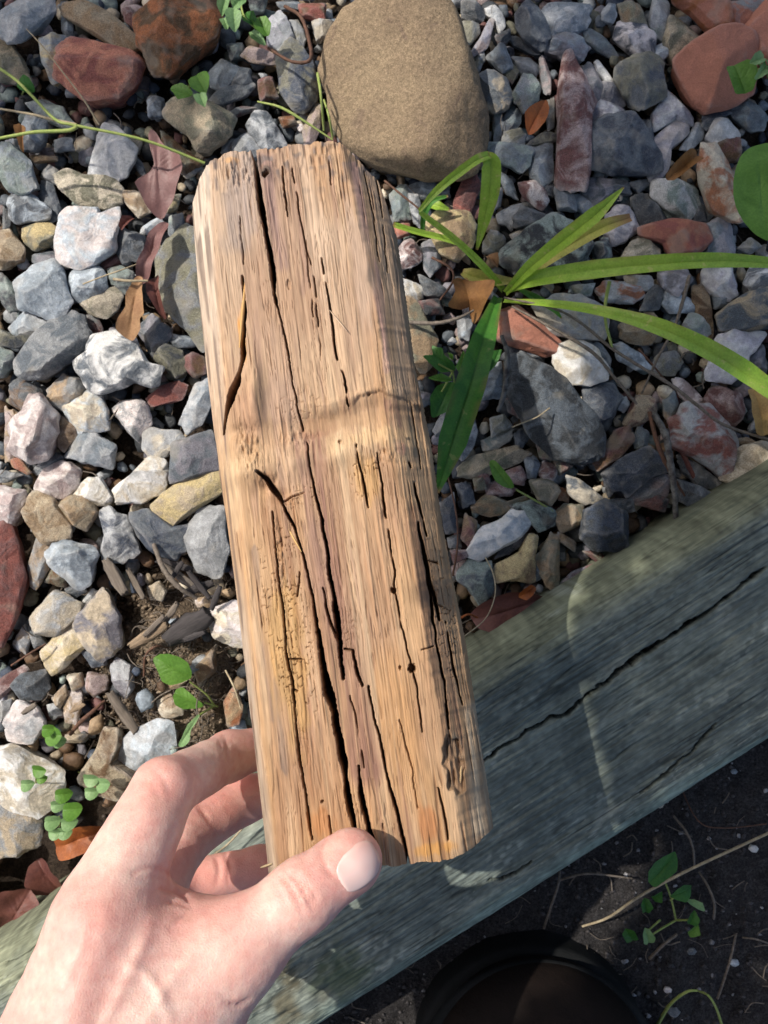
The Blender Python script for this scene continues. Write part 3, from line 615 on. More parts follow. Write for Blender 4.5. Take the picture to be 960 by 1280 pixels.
# tile origin and scale, then one stone per line: polygon | colour[/second colour] | kind | own words (optional)
TILES = {
'A': (0, 0, 4, """330,300 390,230 550,260 700,310 725,340 700,420 600,500 440,515 310,410|red/terra|r|smooth dark red angular stone with a pale scuff
500,605 560,610 665,720 650,780 575,885 430,860 440,790 480,680|white/lgrey|f|bright white chunky stone crossed by a thin grass stem
-20,110 60,60 130,10 280,10 285,60 100,230 60,235 0,170|blueg/lgrey|f
300,0 450,-10 540,50 690,180 680,220 610,260 540,200 400,110 310,60|buff/tan|r|long buff slab above the dark red angular stone
185,170 290,170 375,200 350,320 240,380 195,270|blueg/yel|f
-40,190 0,190 50,220 110,300 150,400 0,400 -40,380|olive/buff|r
705,110 760,50 860,-10 1100,-30 1128,80 1072,220 980,300 860,400 790,380 720,240|brown/rust|r|big dark brown rust-streaked rock
-30,730 60,740 160,820 192,940 120,980 50,955 -20,840|green/blueg|f
160,600 240,630 230,720 190,770 120,765 110,680|blueg/slate|f
10,690 80,680 85,760 40,770|lgrey/blueg|f
245,670 330,660 345,720 250,730|blueg/slate|f
100,480 200,470 290,510 350,600 310,620 180,560|green/slate|f
290,890 350,855 430,890 560,890 610,950 600,1020 520,1050 400,1020 310,950|cream/olive|r|long cream-grey knobbly stone below the chunky white one
190,870 230,810 270,830 305,880 270,910|grey/olive|f
655,760 700,800 720,850 700,870 650,800|grey/char|f
300,60 350,100 360,160 330,190 300,140|slate/blueg|f
590,0 630,-10 680,100 680,130 600,60|maroon/pink|r
10,-20 80,-10 50,50 30,30|maroon/pink|r
150,775 280,780 280,800 170,810|tan/buff|r"""),
'B': (0, 220, 3.692, """280,195 330,155 450,160 460,190 535,150 540,230 530,330 440,400 350,415 280,390 265,290|pinkw/lblue|f|large knobbly pinkish-white and blue crystalline stone
60,110 100,80 160,95 235,160 230,200 100,220 60,200|slate/lblue|f
175,100 190,25 230,10 270,120 280,180 230,210|slate/navy|f
95,280 100,225 240,205 262,290 150,335|yel/olive|r
-20,270 50,255 120,340 110,390 20,430 -20,400|tan/buff|r
100,560 105,490 150,460 250,405 300,440 345,600 340,635 240,665 120,620|blueg/lblue|f|chunky pale blue-grey stone with a flat top
325,470 360,425 460,425 490,460 490,520 400,590 345,570|blueg/lblue|f
380,590 400,560 490,530 540,515 565,560 540,620 490,665 420,635|cream/olive|r|small heart-shaped cream-grey pebble
20,690 60,650 100,610 190,660 210,690 100,745 60,740|lgrey/blueg|f
90,850 160,760 260,670 330,640 390,660 430,760 420,820 330,860 220,930 100,930|grey/slate|r|large rough grey wedge with a yellow crust along its edge
375,870 440,830 450,770 570,750 640,770 700,880 750,890 735,970 700,980 640,960 560,990 490,1010 440,970|white/slate|f|frilled white and grey flint flake
730,400 780,310 860,240 1000,300 1000,790 920,790 850,690 760,600 725,500|olive/grey|r|large grey-green rock half hidden under the wood block
530,260 560,240 670,290 650,380 570,410 540,350|slate/char|f
560,70 680,90 700,170 640,195 600,150|cream/tan|f
640,220 720,170 740,200 690,250 635,250|lgrey/lblue|f
760,90 830,80 810,150 765,165|yel/olive|f
490,420 540,400 600,430 610,480 560,530 495,480|green/char|f
440,390 540,340 550,380 470,420|maroon/red|r
110,440 160,400 180,450 130,490|maroon/red|r
-10,440 60,500 80,600 30,620 -10,560|char/green|f
385,640 440,640 470,700 450,750 410,720|maroon/grey|r
630,700 700,640 770,700 780,740 710,840 670,780|slate/purpl|f
690,830 760,760 830,800 860,880 800,920|olive/char|r
830,840 880,810 940,830 945,900 890,930 850,880|brown/maroon|r
-20,790 70,820 80,870 20,930 -20,930|green/slate|f
60,880 100,800 90,900 100,930 60,920|slate/blueg|f
350,930 400,910 430,960 440,1000 380,990|yel/green|f
120,340 270,320 280,400 180,410 130,380|slate/purpl|f
-10,120 30,180 20,240 -10,250|char/slate|f
780,730 800,800 900,790 920,750 860,740|slate/blueg|f
-10,690 60,760 180,720 200,750 100,800 20,790|olive/char|r
770,180 830,160 840,220 790,290 770,250|slate/green|f"""),
'C': (0, 440, 3.2, """40,300 110,235 120,180 165,170 230,250 235,320 190,420 130,435 30,390 60,350|pinkw/pink|f|big pinkish-white crystalline stone with scalloped edges
260,220 300,180 400,145 410,200 430,240 435,310 320,325 280,280|cream/lblue|f|cream-rimmed flint with a pale blue heart
430,225 470,190 560,185 588,275 540,355 490,300|pinkw/grey|r|smooth pinkish-grey wedge pointing down
300,330 370,325 455,375 430,460 330,440 262,420|blueg/lgrey|f
560,330 590,305 700,315 730,355 660,410 600,430 565,390|lgrey/cream|f|pale grey lump on bare soil above the white shard
455,545 520,500 590,430 650,435 665,480 650,560 570,600 480,600|white/cream|f|bright white shard with a tan broken side
630,610 680,560 800,490 900,478 900,560 780,640 690,705 640,660|yel/buff|r|long yellowish stone touching the wood block
705,280 750,190 770,130 840,100 840,200 800,280 750,310|lgrey/blueg|f|smooth pale grey stone against the block's edge
699,370 850,330 900,465 790,500 695,525|slate/purpl|r
130,550 170,470 240,440 310,470 300,540 250,580 190,590|pink/pinkw|f|rounded dusky pink stone
290,570 350,510 400,505 445,580 430,615 360,610|cream/white|f|cream-white stone with a bright top edge
220,620 270,575 360,575 385,640 340,710 270,680|buff/tan|r
100,640 140,560 220,600 280,690 280,740 170,765 130,700|tan/buff|r|knobbly tan stone below the rounded pink one
-20,540 90,560 100,590 50,680 30,720 -20,700|pinkw/pink|f
-30,740 60,670 100,800 120,900 90,1040 40,1150 -30,1160|red/maroon|r|large brick-red rock at the edge of the bed
110,860 150,735 210,770 190,870 140,950 120,930|tan/grey|f
210,800 270,750 370,775 412,800 370,930 330,940 230,850|lblue/blueg|f|flat pale blue stone with an orange speck
410,650 440,625 520,670 560,800 500,840 420,820 430,730|navy/lgrey|f|navy and grey flint with a hollowed face
530,650 600,635 690,700 750,690 760,780 680,825 600,790 560,740|navy/slate|f|navy-black knobbly flint beside the yellowish stone
750,750 800,640 900,620 920,800 880,900 800,870|lgrey/grey|f|faceted grey glassy flint against the wood block
575,180 640,130 700,110 735,130 720,185 600,210|red/maroon|r
30,130 70,100 150,150 170,230 80,240 30,200|slate/brown|f
180,150 240,90 320,110 320,170 260,240 190,200|grey/tan|f
-10,220 50,260 40,370 20,430 -10,430|pink/tan|f
35,430 70,420 115,480 100,490 45,460|terra/tan|r
120,470 190,400 260,420 170,470 150,500|slate/grey|f
-10,470 80,490 20,520 -10,520|slate/grey|f
30,540 60,510 90,540 60,560|green/white|f
370,490 400,475 420,500 390,515|lgrey/lblue|f
730,345 785,335 770,365 730,360|lgrey/blueg|f
230,260 290,280 300,340 250,390 220,370|brown/tan|f
175,920 210,850 270,870 260,940|olive/brown|r
90,620 120,610 125,700 100,720|cream/grey|f"""),
'D': (0, 720, 3, """105,160 200,60 290,110 290,150 210,225 130,215|cream/lgrey|r|flat cream-grey stone with a hairline crack
160,280 220,220 290,180 330,210 320,270 240,340 200,370 175,320|cream/yel|f|waxy cream and yellow flint
300,180 400,40 460,150 470,260 400,310 340,250|purpl/buff|f|purplish brown mottled flint dusted with soil
410,350 440,310 490,340 500,420 470,460 430,410|purpl/lgrey|f
20,420 60,380 150,365 165,430 130,475 60,470|slate/char|r|rough dark blue-grey stone
-10,390 80,340 95,360 30,430 -10,470|maroon/pink|r
10,540 50,480 120,500 155,570 110,640 20,620|pinkw/lgrey|f|pinkish-white stone beside a small clover
-20,640 70,630 180,680 250,720 230,820 160,890 60,860 -20,800|cream/white|f|large crumpled cream flint with folded ridges
-30,800 0,825 60,860 145,910 140,1000 60,1045 -20,1050|grey/buff|r|large plain grey stone below the crumpled cream one
445,630 500,580 590,540 650,550 655,650 560,720 490,720 450,670|lblue/lgrey|f|notched pale blue-grey stone above the index finger
300,750 380,640 400,565 450,570 470,620 450,680 540,740 480,820 370,800|buff/brown|r|flat dusty buff slab beside the hand
240,380 290,370 300,420 260,440|cream/tan|f
320,370 390,380 390,430 340,460 310,420|brown/pink|r
240,440 290,430 300,480 280,560 240,550 230,500|pinkw/tan|f
190,460 240,410 250,450 220,500|cream/tan|f
590,470 640,445 690,480 680,520 610,535|tan/cream|f|crumpled tan shell-like chip under the broad green leaves
290,290 380,280 385,340 330,350|navy/slate|f
780,140 880,100 960,140 960,270 880,270 800,220|pinkw/cream|f|smooth pinkish-white stone tucked under the block
720,90 790,80 790,130 730,125|pinkw/tan|f
715,350 800,270 800,360 740,420|tan/brown|r
835,480 870,420 905,500 890,560 845,570|rust/tan|r
295,110 340,50 365,60 320,130|white/blueg|f
30,260 75,190 95,240 80,300|lgrey/tan|f
100,190 150,230 170,260 120,270|slate/grey|f
570,450 620,410 690,400 660,430|tan/buff|r
150,500 190,490 210,530 170,560|grey/lgrey|f
-10,480 30,470 30,520 -10,560|blueg/grey|f
240,600 320,600 300,630 240,630|grey/buff|r
545,45 590,22 618,60 600,95 560,90|cream/buff|r|small round cream pebble among the bark chips
240,50 300,25 320,60 270,90|slate/navy|f"""),
'E': (200, 0, 4, """30,600 80,520 150,500 260,540 385,610 350,680 240,770 190,760 150,690|buff/olive|r|buff angular stone under the three-lobed green sprig
225,340 290,265 380,300 385,340 300,420 240,400|slate/blueg|f
250,500 300,450 450,415 475,440 440,480 300,530|slate/grey|r
590,320 640,215 700,240 760,330 785,420 780,500 720,560 640,540 610,460|olive/navy|f|tall olive and black flint beside the big sandstone boulder
540,110 600,60 640,110 670,190 600,255 540,230|lgrey/lilac|f|pale lilac-grey stone behind the leafy sprig
410,290 450,240 520,260 590,290 570,330 460,320|pink/tan|r
470,360 520,340 550,370 520,410|lgrey/green|f
340,540 400,510 480,520 370,565|maroon/grey|r
430,610 470,540 530,540 570,600 630,700 520,740 470,680|slate/lgrey|f
355,700 430,640 500,740 440,790 360,785|grey/lgrey|f
710,640 770,510 800,520 800,620 760,720 720,720|pink/buff|r
640,100 690,100 730,180 710,240 670,190|olive/grey|f
760,90 870,100 830,180 780,190|cream/grey|f
310,700 370,680 350,750 300,750|blueg/slate|f
380,300 440,310 450,390 340,410|char/slate|f
490,400 560,380 590,480 500,500|brown/maroon|r
590,570 660,560 680,600 610,620|rust/brown|r
580,-10 690,-10 680,25 600,25|blueg/slate|f
690,-10 820,-10 820,80 700,50|brown/red|r
440,-10 540,-10 520,60 460,70|char/green|f
100,850 200,800 200,830 130,880|grey/cream|f
-60,490 20,500 10,580 -55,590|slate/lblue|f
0,640 150,760 200,800 110,850 10,780|olive/brown|r
680,620 720,600 720,650 680,650|pinkw/pink|f
320,180 400,170 410,240 340,260|char/green|f"""),
'F': (580, 0, 4.8, """475,40 530,-10 760,-10 770,70 740,130 620,180 540,215 500,180 475,110|blueg/lgrey|f|large blue-grey stone with a chalky worn top
310,90 390,0 440,50 480,120 520,240 460,300 360,230 320,160|navy/slate|f
520,240 620,200 700,240 740,300 700,365 600,360 480,310|purpl/blueg|f
300,290 400,300 470,350 450,410 370,400 330,370|slate/grey|f
455,340 480,320 530,450 525,540 480,540 465,450|pink/grey|f|thin pinkish-grey sliver standing on end
300,540 370,410 420,420 468,480 460,560 370,635 340,590|lgrey/green|r|pale grey-green pebble beside the orange leaf
548,680 560,540 590,370 620,370 720,520 775,670 740,700 735,1030 705,1140 600,1160 545,1120 555,860 560,700|maroon/pink|r|long maroon-pink spike-shaped stone pointing up
700,420 760,340 800,360 850,480 850,560 780,600 720,530|purpl/slate|f
805,330 830,312 910,420 905,445 870,440 820,380|lgrey/white|f
730,150 780,145 860,200 935,300 900,320 820,280 740,220|teal/slate|f
870,320 920,315 940,360 910,385 880,370|olive/green|f
840,40 880,-10 925,-10 930,60 910,105 845,80|blueg/lgrey|f
135,330 180,290 240,240 290,370 290,400 230,415|slate/blueg|f
80,470 140,430 250,470 290,590 260,650 180,675 130,650 100,580|slate/buff|f|round dark grey stone with a buff rim beside the boulder
30,290 100,200 130,130 160,75 190,90 150,240 110,280|pink/lilac|f
135,20 200,-10 250,70 250,130 215,160 180,80 150,60|lgrey/white|f
-10,0 70,0 130,60 110,110 40,110 -10,90|slate/char|f
-10,110 90,115 95,180 30,250 10,220|olive/grey|f
50,350 110,290 130,350 90,430 60,430|olive/lgrey|f
250,660 310,580 355,620 360,680 320,740 260,750|navy/teal|f
175,680 220,660 250,710 215,850 180,850|lgrey/green|f
230,810 260,760 350,740 380,790 370,860 240,860|olive/grey|f
380,860 480,780 550,790 550,840 440,860|olive/char|f
770,620 850,560 960,620 1020,690 1030,760 980,790 880,770 800,720|lilac/white|f|lilac-white lumpy stone above the big navy slab
740,830 860,730 990,720 1080,830 1150,940 1150,1030 1060,1070 860,1050 750,1010|navy/slate|f|big navy slab with fine pale scratches
730,720 780,710 795,750 740,810|lgrey/green|r
500,590 550,570 550,740 510,760|char/slate|f
220,420 290,390 345,410 290,500|maroon/olive|r
280,90 300,0 370,0 330,50|olive/grey|f
270,210 330,200 470,310 400,300 300,250|char/slate|f
520,400 560,400 560,470 530,470|slate/purpl|f
200,170 290,130 290,190 220,240|char/maroon|f
860,480 930,480 950,560 870,570|navy/purpl|f
770,60 830,80 870,160 820,160|slate/teal|f
920,390 980,380 1000,500 930,470|navy/char|f
150,850 280,850 400,875 410,900 395,985 345,1025 290,990 190,960|blueg/green|f|flat blue-grey slab beside the boulder's lower corner
400,870 540,830 550,1040 480,1090 410,1020|blueg/slate|f"""),
'H': (760, 0, 4.8, """385,400 450,330 600,240 730,245 800,290 830,370 830,600 730,650 560,700 500,650 430,560|terra/terra|t|large blocky terracotta fragment beside the small clover-like sprig
370,-20 640,-20 720,150 740,240 590,200 480,90 380,20|terra/rust|t|curved rust-edged terracotta shard
650,-20 960,-20 930,40 740,250 700,130 670,60|terra/grey|t|flat terracotta shard with a grey bloom
745,260 960,0 1060,60 1060,380 960,470 850,400 810,310|terra/terra|t|terracotta shard with a pale broken edge at the bed's corner
370,170 400,50 480,90 600,200 500,300 430,320 360,220|olive/buff|r
45,190 60,130 210,115 240,180 280,220 270,320 180,320 40,240|pinkw/navy|f|white and black banded flint
260,80 280,-10 370,-10 380,130 340,225 280,200 260,140|lgrey/green|f|tall pale grey-green stone
280,260 370,215 410,255 370,310 320,345 290,310|white/lblue|f
60,400 160,330 290,310 340,370 320,420 345,560 200,665 120,560 60,460|slate/olive|f|large stone half slate-blue and half olive crust
350,500 420,560 520,680 520,725 420,690 300,760 280,660 330,600|lilac/white|f
260,910 300,810 440,680 495,710 495,790 400,870 390,970 310,1080 270,1060|lilac/pinkw|f|smooth pale lilac bean-shaped stone
440,880 500,790 530,725 575,750 578,820 500,900|lblue/white|f
570,690 660,640 750,680 640,720 600,780 570,750|navy/slate|f
600,810 650,710 700,700 780,770 790,810 650,870|white/lgrey|f|small snow-white lump below the blocky terracotta
740,660 850,605 900,640 960,700 930,780 850,780 760,700|teal/slate|f
640,870 750,820 790,830 790,960 700,960|maroon/brown|r
780,740 840,770 830,810 790,820|grey/lgrey|f
75,-10 200,-10 250,120 110,120|tan/olive|r
165,760 240,675 280,700 300,800 240,870 190,830|navy/slate|f
-20,460 60,480 120,600 40,620 -20,580|purpl/navy|f
900,530 960,530 970,600 940,590|olive/green|f
790,820 870,820 830,870 800,880|lgrey/purpl|f"""),
'G': (480, 180, 4, """130,180 200,150 330,180 330,230 240,250 130,230|slate/blueg|f
30,250 80,195 120,210 135,360 50,365|green/teal|f
120,240 170,240 200,330 190,400 150,380|slate/lgrey|f
350,290 400,170 460,130 485,200 450,300 430,350 360,330|maroon/red|r
205,410 270,350 420,345 450,420 440,520 370,585 290,560 230,450|tan/yel|r|ochre-tan blocky stone under the folded sedge blade
500,480 540,420 600,440 610,490 560,540 500,530|olive/grey|f
570,330 640,300 710,280 720,320 660,350 650,410 580,380|slate/lgrey|f
650,360 700,310 820,360 830,390 760,410 655,410|slate/char|f
640,430 720,400 800,410 750,440 670,470|cream/white|r
575,540 680,470 830,370 920,410 960,450 1020,520 980,620 850,680 700,670 600,610|char/green|r|large dark green-grey stone under the upright sedge blade
680,180 760,170 800,200 830,270 790,320 700,240|maroon/pinkw|r|small glossy raspberry-red stone
80,500 130,460 190,530 190,570 130,610 80,600|maroon/pinkw|f
90,660 190,700 195,760 150,785 100,780|white/cream|r|cream shell-like chip at the block's shaded side
50,370 130,365 130,420 70,440|terra/red|t
190,500 240,485 280,530 280,610 230,660 200,620|slate/purpl|f
60,780 150,790 200,870 260,980 240,1100 180,1140 110,1040|tan/olive|r|tan slab half under the block's shaded side
590,110 650,150 680,250 620,220 595,160|blueg/slate|f
550,160 600,210 590,290 540,330|grey/maroon|f
800,160 860,170 860,240 810,230|slate/navy|f
860,200 960,230 970,320 880,310|blueg/slate|f
880,730 930,700 1000,720 960,750|lblue/lgrey|f
180,640 300,700 350,760 200,740|char/slate|f
165,790 270,780 300,850 200,860|maroon/char|r
370,850 440,840 440,930 380,960|lgrey/slate|f
570,850 660,810 760,880 870,980 880,1040 800,1060 700,1020 570,980|terra/terra|t|flat smooth terracotta shard beneath the sedge"""),
'J': (720, 180, 4, """385,250 400,180 540,180 610,230 615,310 570,380 450,310|white/green|r|pale greenish-white angular chunk like old cement
330,420 480,375 650,400 675,480 590,555 480,550 440,490 330,450|terra/red|t|terracotta brick chip with a red sheared end
600,140 620,60 680,30 760,160 810,300 830,400 780,410 660,330 610,220|cream/rust|f|long cream flint with a rust-brown spot
670,400 730,350 790,380 810,500 800,560 690,555 660,480|lilac/blueg|f
645,600 800,600 820,740 780,770 700,740 650,680|lilac/white|f
160,350 210,300 270,310 310,380 320,430 240,480 190,490 150,430|lilac/pinkw|f
230,580 280,490 340,465 420,530 420,590 360,600|olive/cream|r
260,640 400,640 410,690 370,715 280,690|lgrey/buff|f
420,640 560,620 590,670 510,765 440,710|purpl/lilac|f
100,730 150,680 340,710 340,760 280,800 150,790|lgrey/rust|f
440,790 460,730 560,760 620,800 590,835 480,840|blueg/lblue|f
600,700 650,690 690,740 710,940 680,960 640,860 610,800|brown/tan|r|dark brown finger-shaped stone standing between blue ones
710,850 820,770 960,720 1010,780 1010,880 960,920 840,935 725,930|slate/buff|r|large slate-grey stone with a buff weathered rim
860,680 900,590 1000,540 1010,700 920,740|white/slate|f
530,900 570,850 640,870 665,950 640,985 560,960|lgrey/green|f
240,890 280,860 400,820 440,870 440,920 400,980 320,985 250,950|buff/tan|r|rounded buff pebble under the arching sedge blade
-20,250 50,245 110,310 50,340 -20,300|lgrey/lblue|f
35,215 70,150 260,175 280,240 200,230 110,290|slate/purpl|f
260,190 360,170 380,190 320,240|slate/char|f
290,250 370,230 460,350 410,390 340,400 310,330|char/slate|f
810,520 870,470 930,510 870,550|olive/grey|f
690,745 780,760 770,800 710,820|blueg/slate|f
590,290 640,300 660,380 590,385|char/slate|f
0,530 60,540 90,600 0,620|green/grey|f
80,500 160,470 180,560 110,590|char/green|f
-20,700 100,690 80,750 30,765|green/lgrey|f
380,700 440,720 420,820 320,830|slate/char|f
550,160 600,170 600,210 560,180|char/navy|f"""),
'K': (720, 400, 4, """520,430 650,440 740,520 795,650 730,785 620,710 480,630 470,520|red/lgrey|f|large red and white marbled stone
510,290 560,290 640,360 720,480 600,430 540,370|pink/pinkw|f
670,390 720,315 850,370 870,450 810,535 720,480|maroon/pink|r
735,790 790,640 930,610 1010,640 970,760 840,825|buff/cream|r|large flat buff stone beside the timber's edge
-115,160 -80,125 20,110 110,155 155,240 155,290 60,325 -40,320 -100,260|white/cream|f|smooth round white stone with a faint dark smudge
-205,-60 -120,-110 10,-110 120,-60 140,40 110,100 0,105 -120,70 -180,0|cream/lgrey|f|speckled cream stone with a rust-red patch
195,130 230,110 340,180 390,240 300,245 220,200|blueg/lblue|f
410,220 430,160 520,140 560,200 520,260 430,255|grey/olive|r
620,230 700,90 760,65 920,90 870,170 840,190 830,260 760,310 640,300|white/lilac|f|sparkling white and violet crystalline stone
850,180 960,110 980,230 880,240|navy/purpl|f
45,420 60,320 200,320 240,380 200,470 100,520|navy/slate|f
215,390 260,380 280,420 250,460 215,440|lgrey/green|f
250,510 320,370 400,390 415,460 350,510 280,530|buff/maroon|r|buff and maroon pointed stone beside the black stick
450,400 510,350 530,420 490,500 460,480|teal/tan|f
100,700 200,560 270,530 300,600 230,690 120,750|maroon/brown|r
130,770 250,680 350,635 430,680 440,760 360,790 250,880 160,830|navy/char|f|ridged blue-black stone beside the black stick
270,900 330,810 430,755 480,800 460,880 330,920|pink/grey|r|domed pinkish-grey stone with a red stain
310,590 340,515 390,560 380,630 320,635|slate/teal|f
530,670 640,720 770,830 760,850 640,830 560,760|slate/grey|f
-336,240 -280,180 -160,240 -60,312 0,400 80,480 116,580 100,660 0,708 -120,672 -220,580 -280,480 -330,360|char/slate|r|very large slate-blue stone with a buff top corner
300,920 400,870 460,900 440,960|maroon/char|r
780,600 880,580 940,610 840,620|tan/buff|r
520,800 620,830 700,880 640,960 520,900|char/slate|f
70,100 140,110 190,180 180,240 150,190|slate/grey|f
100,910 280,890 300,960 90,960|char/slate|f"""),
'I': (500, 400, 4.364, """300,710 340,570 410,545 430,600 400,700 350,760|lgrey/slate|f
470,700 450,650 600,590 635,590 610,650 520,710|green/cream|f
430,660 460,530 490,550 470,610|cream/grey|f
330,800 400,740 640,685 695,735 640,780 450,860 330,850|olive/buff|r|flat olive-buff slab just above the small bright green leaf
490,540 560,520 610,580 500,640|olive/grey|f
460,300 550,230 570,380 540,420 430,440|blueg/slate|f
600,140 730,120 780,220 700,230 600,220|navy/slate|f
565,420 600,400 640,460 650,540 590,500|char/maroon|f
770,820 800,770 860,790 870,830 830,900 790,900|maroon/white|f
680,760 730,740 765,780 740,865 700,860|navy/blueg|f
580,830 670,790 700,850 690,900 600,880|pink/maroon|r
470,900 550,870 640,920 600,960 480,960|maroon/pink|r
630,620 670,590 710,640 680,690 640,690|slate/navy|f
180,600 220,520 260,510 250,600 200,640|grey/slate|f
110,370 160,380 160,450 130,450|purpl/slate|f
400,870 460,850 470,920 410,930|olive/brown|r
740,670 800,740 940,790 860,850 870,780 770,760|olive/maroon|r
240,90 330,100 320,130 250,130|lgrey/slate|f
320,-10 400,-10 380,100 340,90|lgrey/lblue|f"""),
'L': (540, 580, 4, """180,440 230,320 330,290 400,220 440,230 495,275 470,340 400,390 300,440 240,480|lblue/white|f|pale blue-white wavy-edged flint catching the light
115,570 190,480 290,500 315,610 290,650 240,705 180,620|green/slate|r|pointed grey-green slate between block and timber
310,550 330,500 440,440 480,360 525,370 510,480 510,590 400,580 330,590|tan/yel|r|yellow-brown veined rock under the pale blue-white flint
530,480 600,360 640,370 645,560 620,650 580,600 540,540|olive/tan|f|upright olive stone with tan ridges
635,610 700,540 830,490 850,520 760,610 660,630|maroon/purpl|r|flat purple-brown stone beside the timber's rounded side
500,610 540,590 580,640 540,640|lgrey/blueg|f
150,370 170,255 230,290 220,350 190,415|tan/maroon|r
210,200 290,150 390,190 480,150 480,180 360,250 300,260 220,240|olive/tan|r
680,60 760,90 860,170 850,190 760,200 690,150|slate/cream|f|wedge of navy and cream speckled flint
740,370 760,230 860,190 960,250 960,430 800,430|char/navy|r|big black stone beside the timber
390,210 500,180 610,230 630,290 530,340 470,260|char/green|r
490,80 600,80 650,130 600,210 540,180|olive/buff|r
600,260 660,200 750,210 760,290 650,340|tan/olive|r
640,340 730,390 720,440 650,390|tan/grey|r
120,100 200,90 215,190 160,220|slate/navy|f
90,430 170,430 180,460 110,500|pink/maroon|r
40,200 110,150 130,330 70,350|navy/char|f
210,60 280,40 290,90 220,130|maroon/grey|r
321,470 370,380 460,340 460,400 390,450|char/purpl|f
630,110 690,130 690,190 640,180|rust/tan|r
770,440 850,440 900,480 860,510|olive/maroon|r
510,500 540,490 570,570 530,590|slate/blueg|f
80,370 140,350 150,420 90,420|tan/grey|r
860,40 960,20 1000,80 900,160|navy/char|f"""),
}
def ico(n):
    import bmesh
    bm = bmesh.new(); bmesh.ops.create_icosphere(bm, subdivisions=n, radius=1.0)
    V = np.array([v.co[:] for v in bm.verts]); F = np.array([[v.index for v in f.verts] for f in bm.faces]); bm.free(); return V, F
ICO = {n: ico(n) for n in (1, 2, 3, 4, 5, 6)}

def ray_r(P, th):
    """radius of a closed polygon P (n,2), star-ish about 0, at angles th"""
    r = np.zeros(len(th)); d = np.stack([np.cos(th), np.sin(th)], -1)
    for k in range(len(P)):
        a = P[k]; b = P[(k + 1) % len(P)]; e = b - a
        den = d[:, 0] * e[1] - d[:, 1] * e[0]; den = np.where(np.abs(den) < 1e-12, 1e-12, den)
        t = (a[0] * e[1] - a[1] * e[0]) / den; s = (a[0] * d[:, 1] - a[1] * d[:, 0]) / den
        ok = (t > 0) & (s >= -1e-6) & (s <= 1 + 1e-6); r = np.where(ok & (t > r), t, r)
    r = np.where(r <= 1e-9, r[r > 1e-9].mean() if (r > 1e-9).any() else 1, r); return r

def rock(P, h, sub, seed, kind='f', sharp=None):
    """rock whose plan outline is polygon P (metres, about its centroid) and whose height is about h"""
    g_ = np.random.default_rng(seed)
    V, F = ICO[sub]
    A = P.T @ P / len(P); ev, E = np.linalg.eigh(A); sc = np.sqrt(ev * 2) ; sc = np.maximum(sc, sc.max() * 0.28)
    Q = (P @ E) / sc
    th = np.linspace(0, 2 * np.pi, 181)[:-1]; rr = ray_r(Q, th); 
    k = 1 if kind != 'p' else 5
    rr = sum(np.roll(rr, j) for j in range(-k, k + 1)) / (2 * k + 1); rr0 = rr
    rr *= 1 + 0.025 * np.interp(th, np.linspace(0, 2 * np.pi, 24), np.append(g_.normal(size=23), 0)) * (1.3 if kind == 'f' else 0.7)
    d = V / np.linalg.norm(V, axis=1)[:, None]
    ang = np.mod(np.arctan2(d[:, 1], d[:, 0]), 2 * np.pi); rad = np.interp(ang, np.append(th, 2 * np.pi), np.append(rr, rr[0]))
    cph = np.hypot(d[:, 0], d[:, 1]); sph = d[:, 2]
    cand = [rad / np.maximum(cph + 0.22 * np.abs(sph), 1e-3)]
    def plane(n, off):
        n = np.array(n, float); n /= np.linalg.norm(n); dt = d @ n; cand.append(np.where(dt > 1e-3, off / np.maximum(dt, 1e-3), 1e3))
    tl_ = 0.30 if kind == 'f' else 0.22
    plane((g_.normal() * tl_, g_.normal() * tl_, 1), 0.66); plane((g_.normal() * .25, g_.normal() * .25, -1), 0.8)
    nc = {'f': 8, 'r': 6, 't': 2, 'p': 2}[kind]; a0 = g_.random() * 6.28
    for q in range(nc):
        a = a0 + q * 6.28 / nc + g_.normal() * 0.4; el = g_.uniform(0.35, 1.15); aa = th - a
        need = (rr * np.clip(np.cos(aa), 0, 1)).max() * math.cos(el)
        plane((math.cos(a) * math.cos(el), math.sin(a) * math.cos(el), math.sin(el)), max(need * g_.uniform(0.93, 1.08), 0.50))
    for q in range(2):
        a = g_.random() * 6.28; el = -g_.uniform(0.3, 0.9); plane((math.cos(a) * math.cos(el), math.sin(a) * math.cos(el), math.sin(el)), g_.uniform(0.8, 1.0))
    if kind == 'f':   # conchoidal scoops
        pass
    p = sharp or {'f': 80, 'r': 34, 't': 34, 'p': 7}[kind]
    cnd = np.stack(cand, 0); mn = cnd.min(0); r = mn * (((cnd / mn) ** (-p)).sum(0)) ** (-1.0 / p)
    X = d * r[:, None]
    nz = n3(X * 1.7 + seed % 97, 1) * 0.045 + n3(X * 3.9 + seed % 89, 2) * 0.022 + n3(X * 9 + seed % 83, 3) * (0.014 if kind != 't' else .006)
    if kind == 'f':
        for q in range(3):
            c = g_.normal(size=3); c[2] = abs(c[2]) * 0.8 + .3; c /= np.linalg.norm(c); c *= g_.uniform(1.0, 1.25); rad_ = g_.uniform(0.35, 0.6)
            dd = np.linalg.norm(X - c, axis=1); nz = nz - np.clip(rad_ - dd, 0, 1) * 0.45
    if kind == 'r': nz = nz + n3(X * 16 + seed % 79, 4) * 0.012
    X = X * (1 + nz)[:, None]
    X = np.stack([X[:, 0] * sc[0], X[:, 1] * sc[1], X[:, 2] * h / 1.5], -1)
    X[:, :2] = X[:, :2] @ E.T
    if np.linalg.det(E) < 0: F = F[:, ::-1]
    return X, F

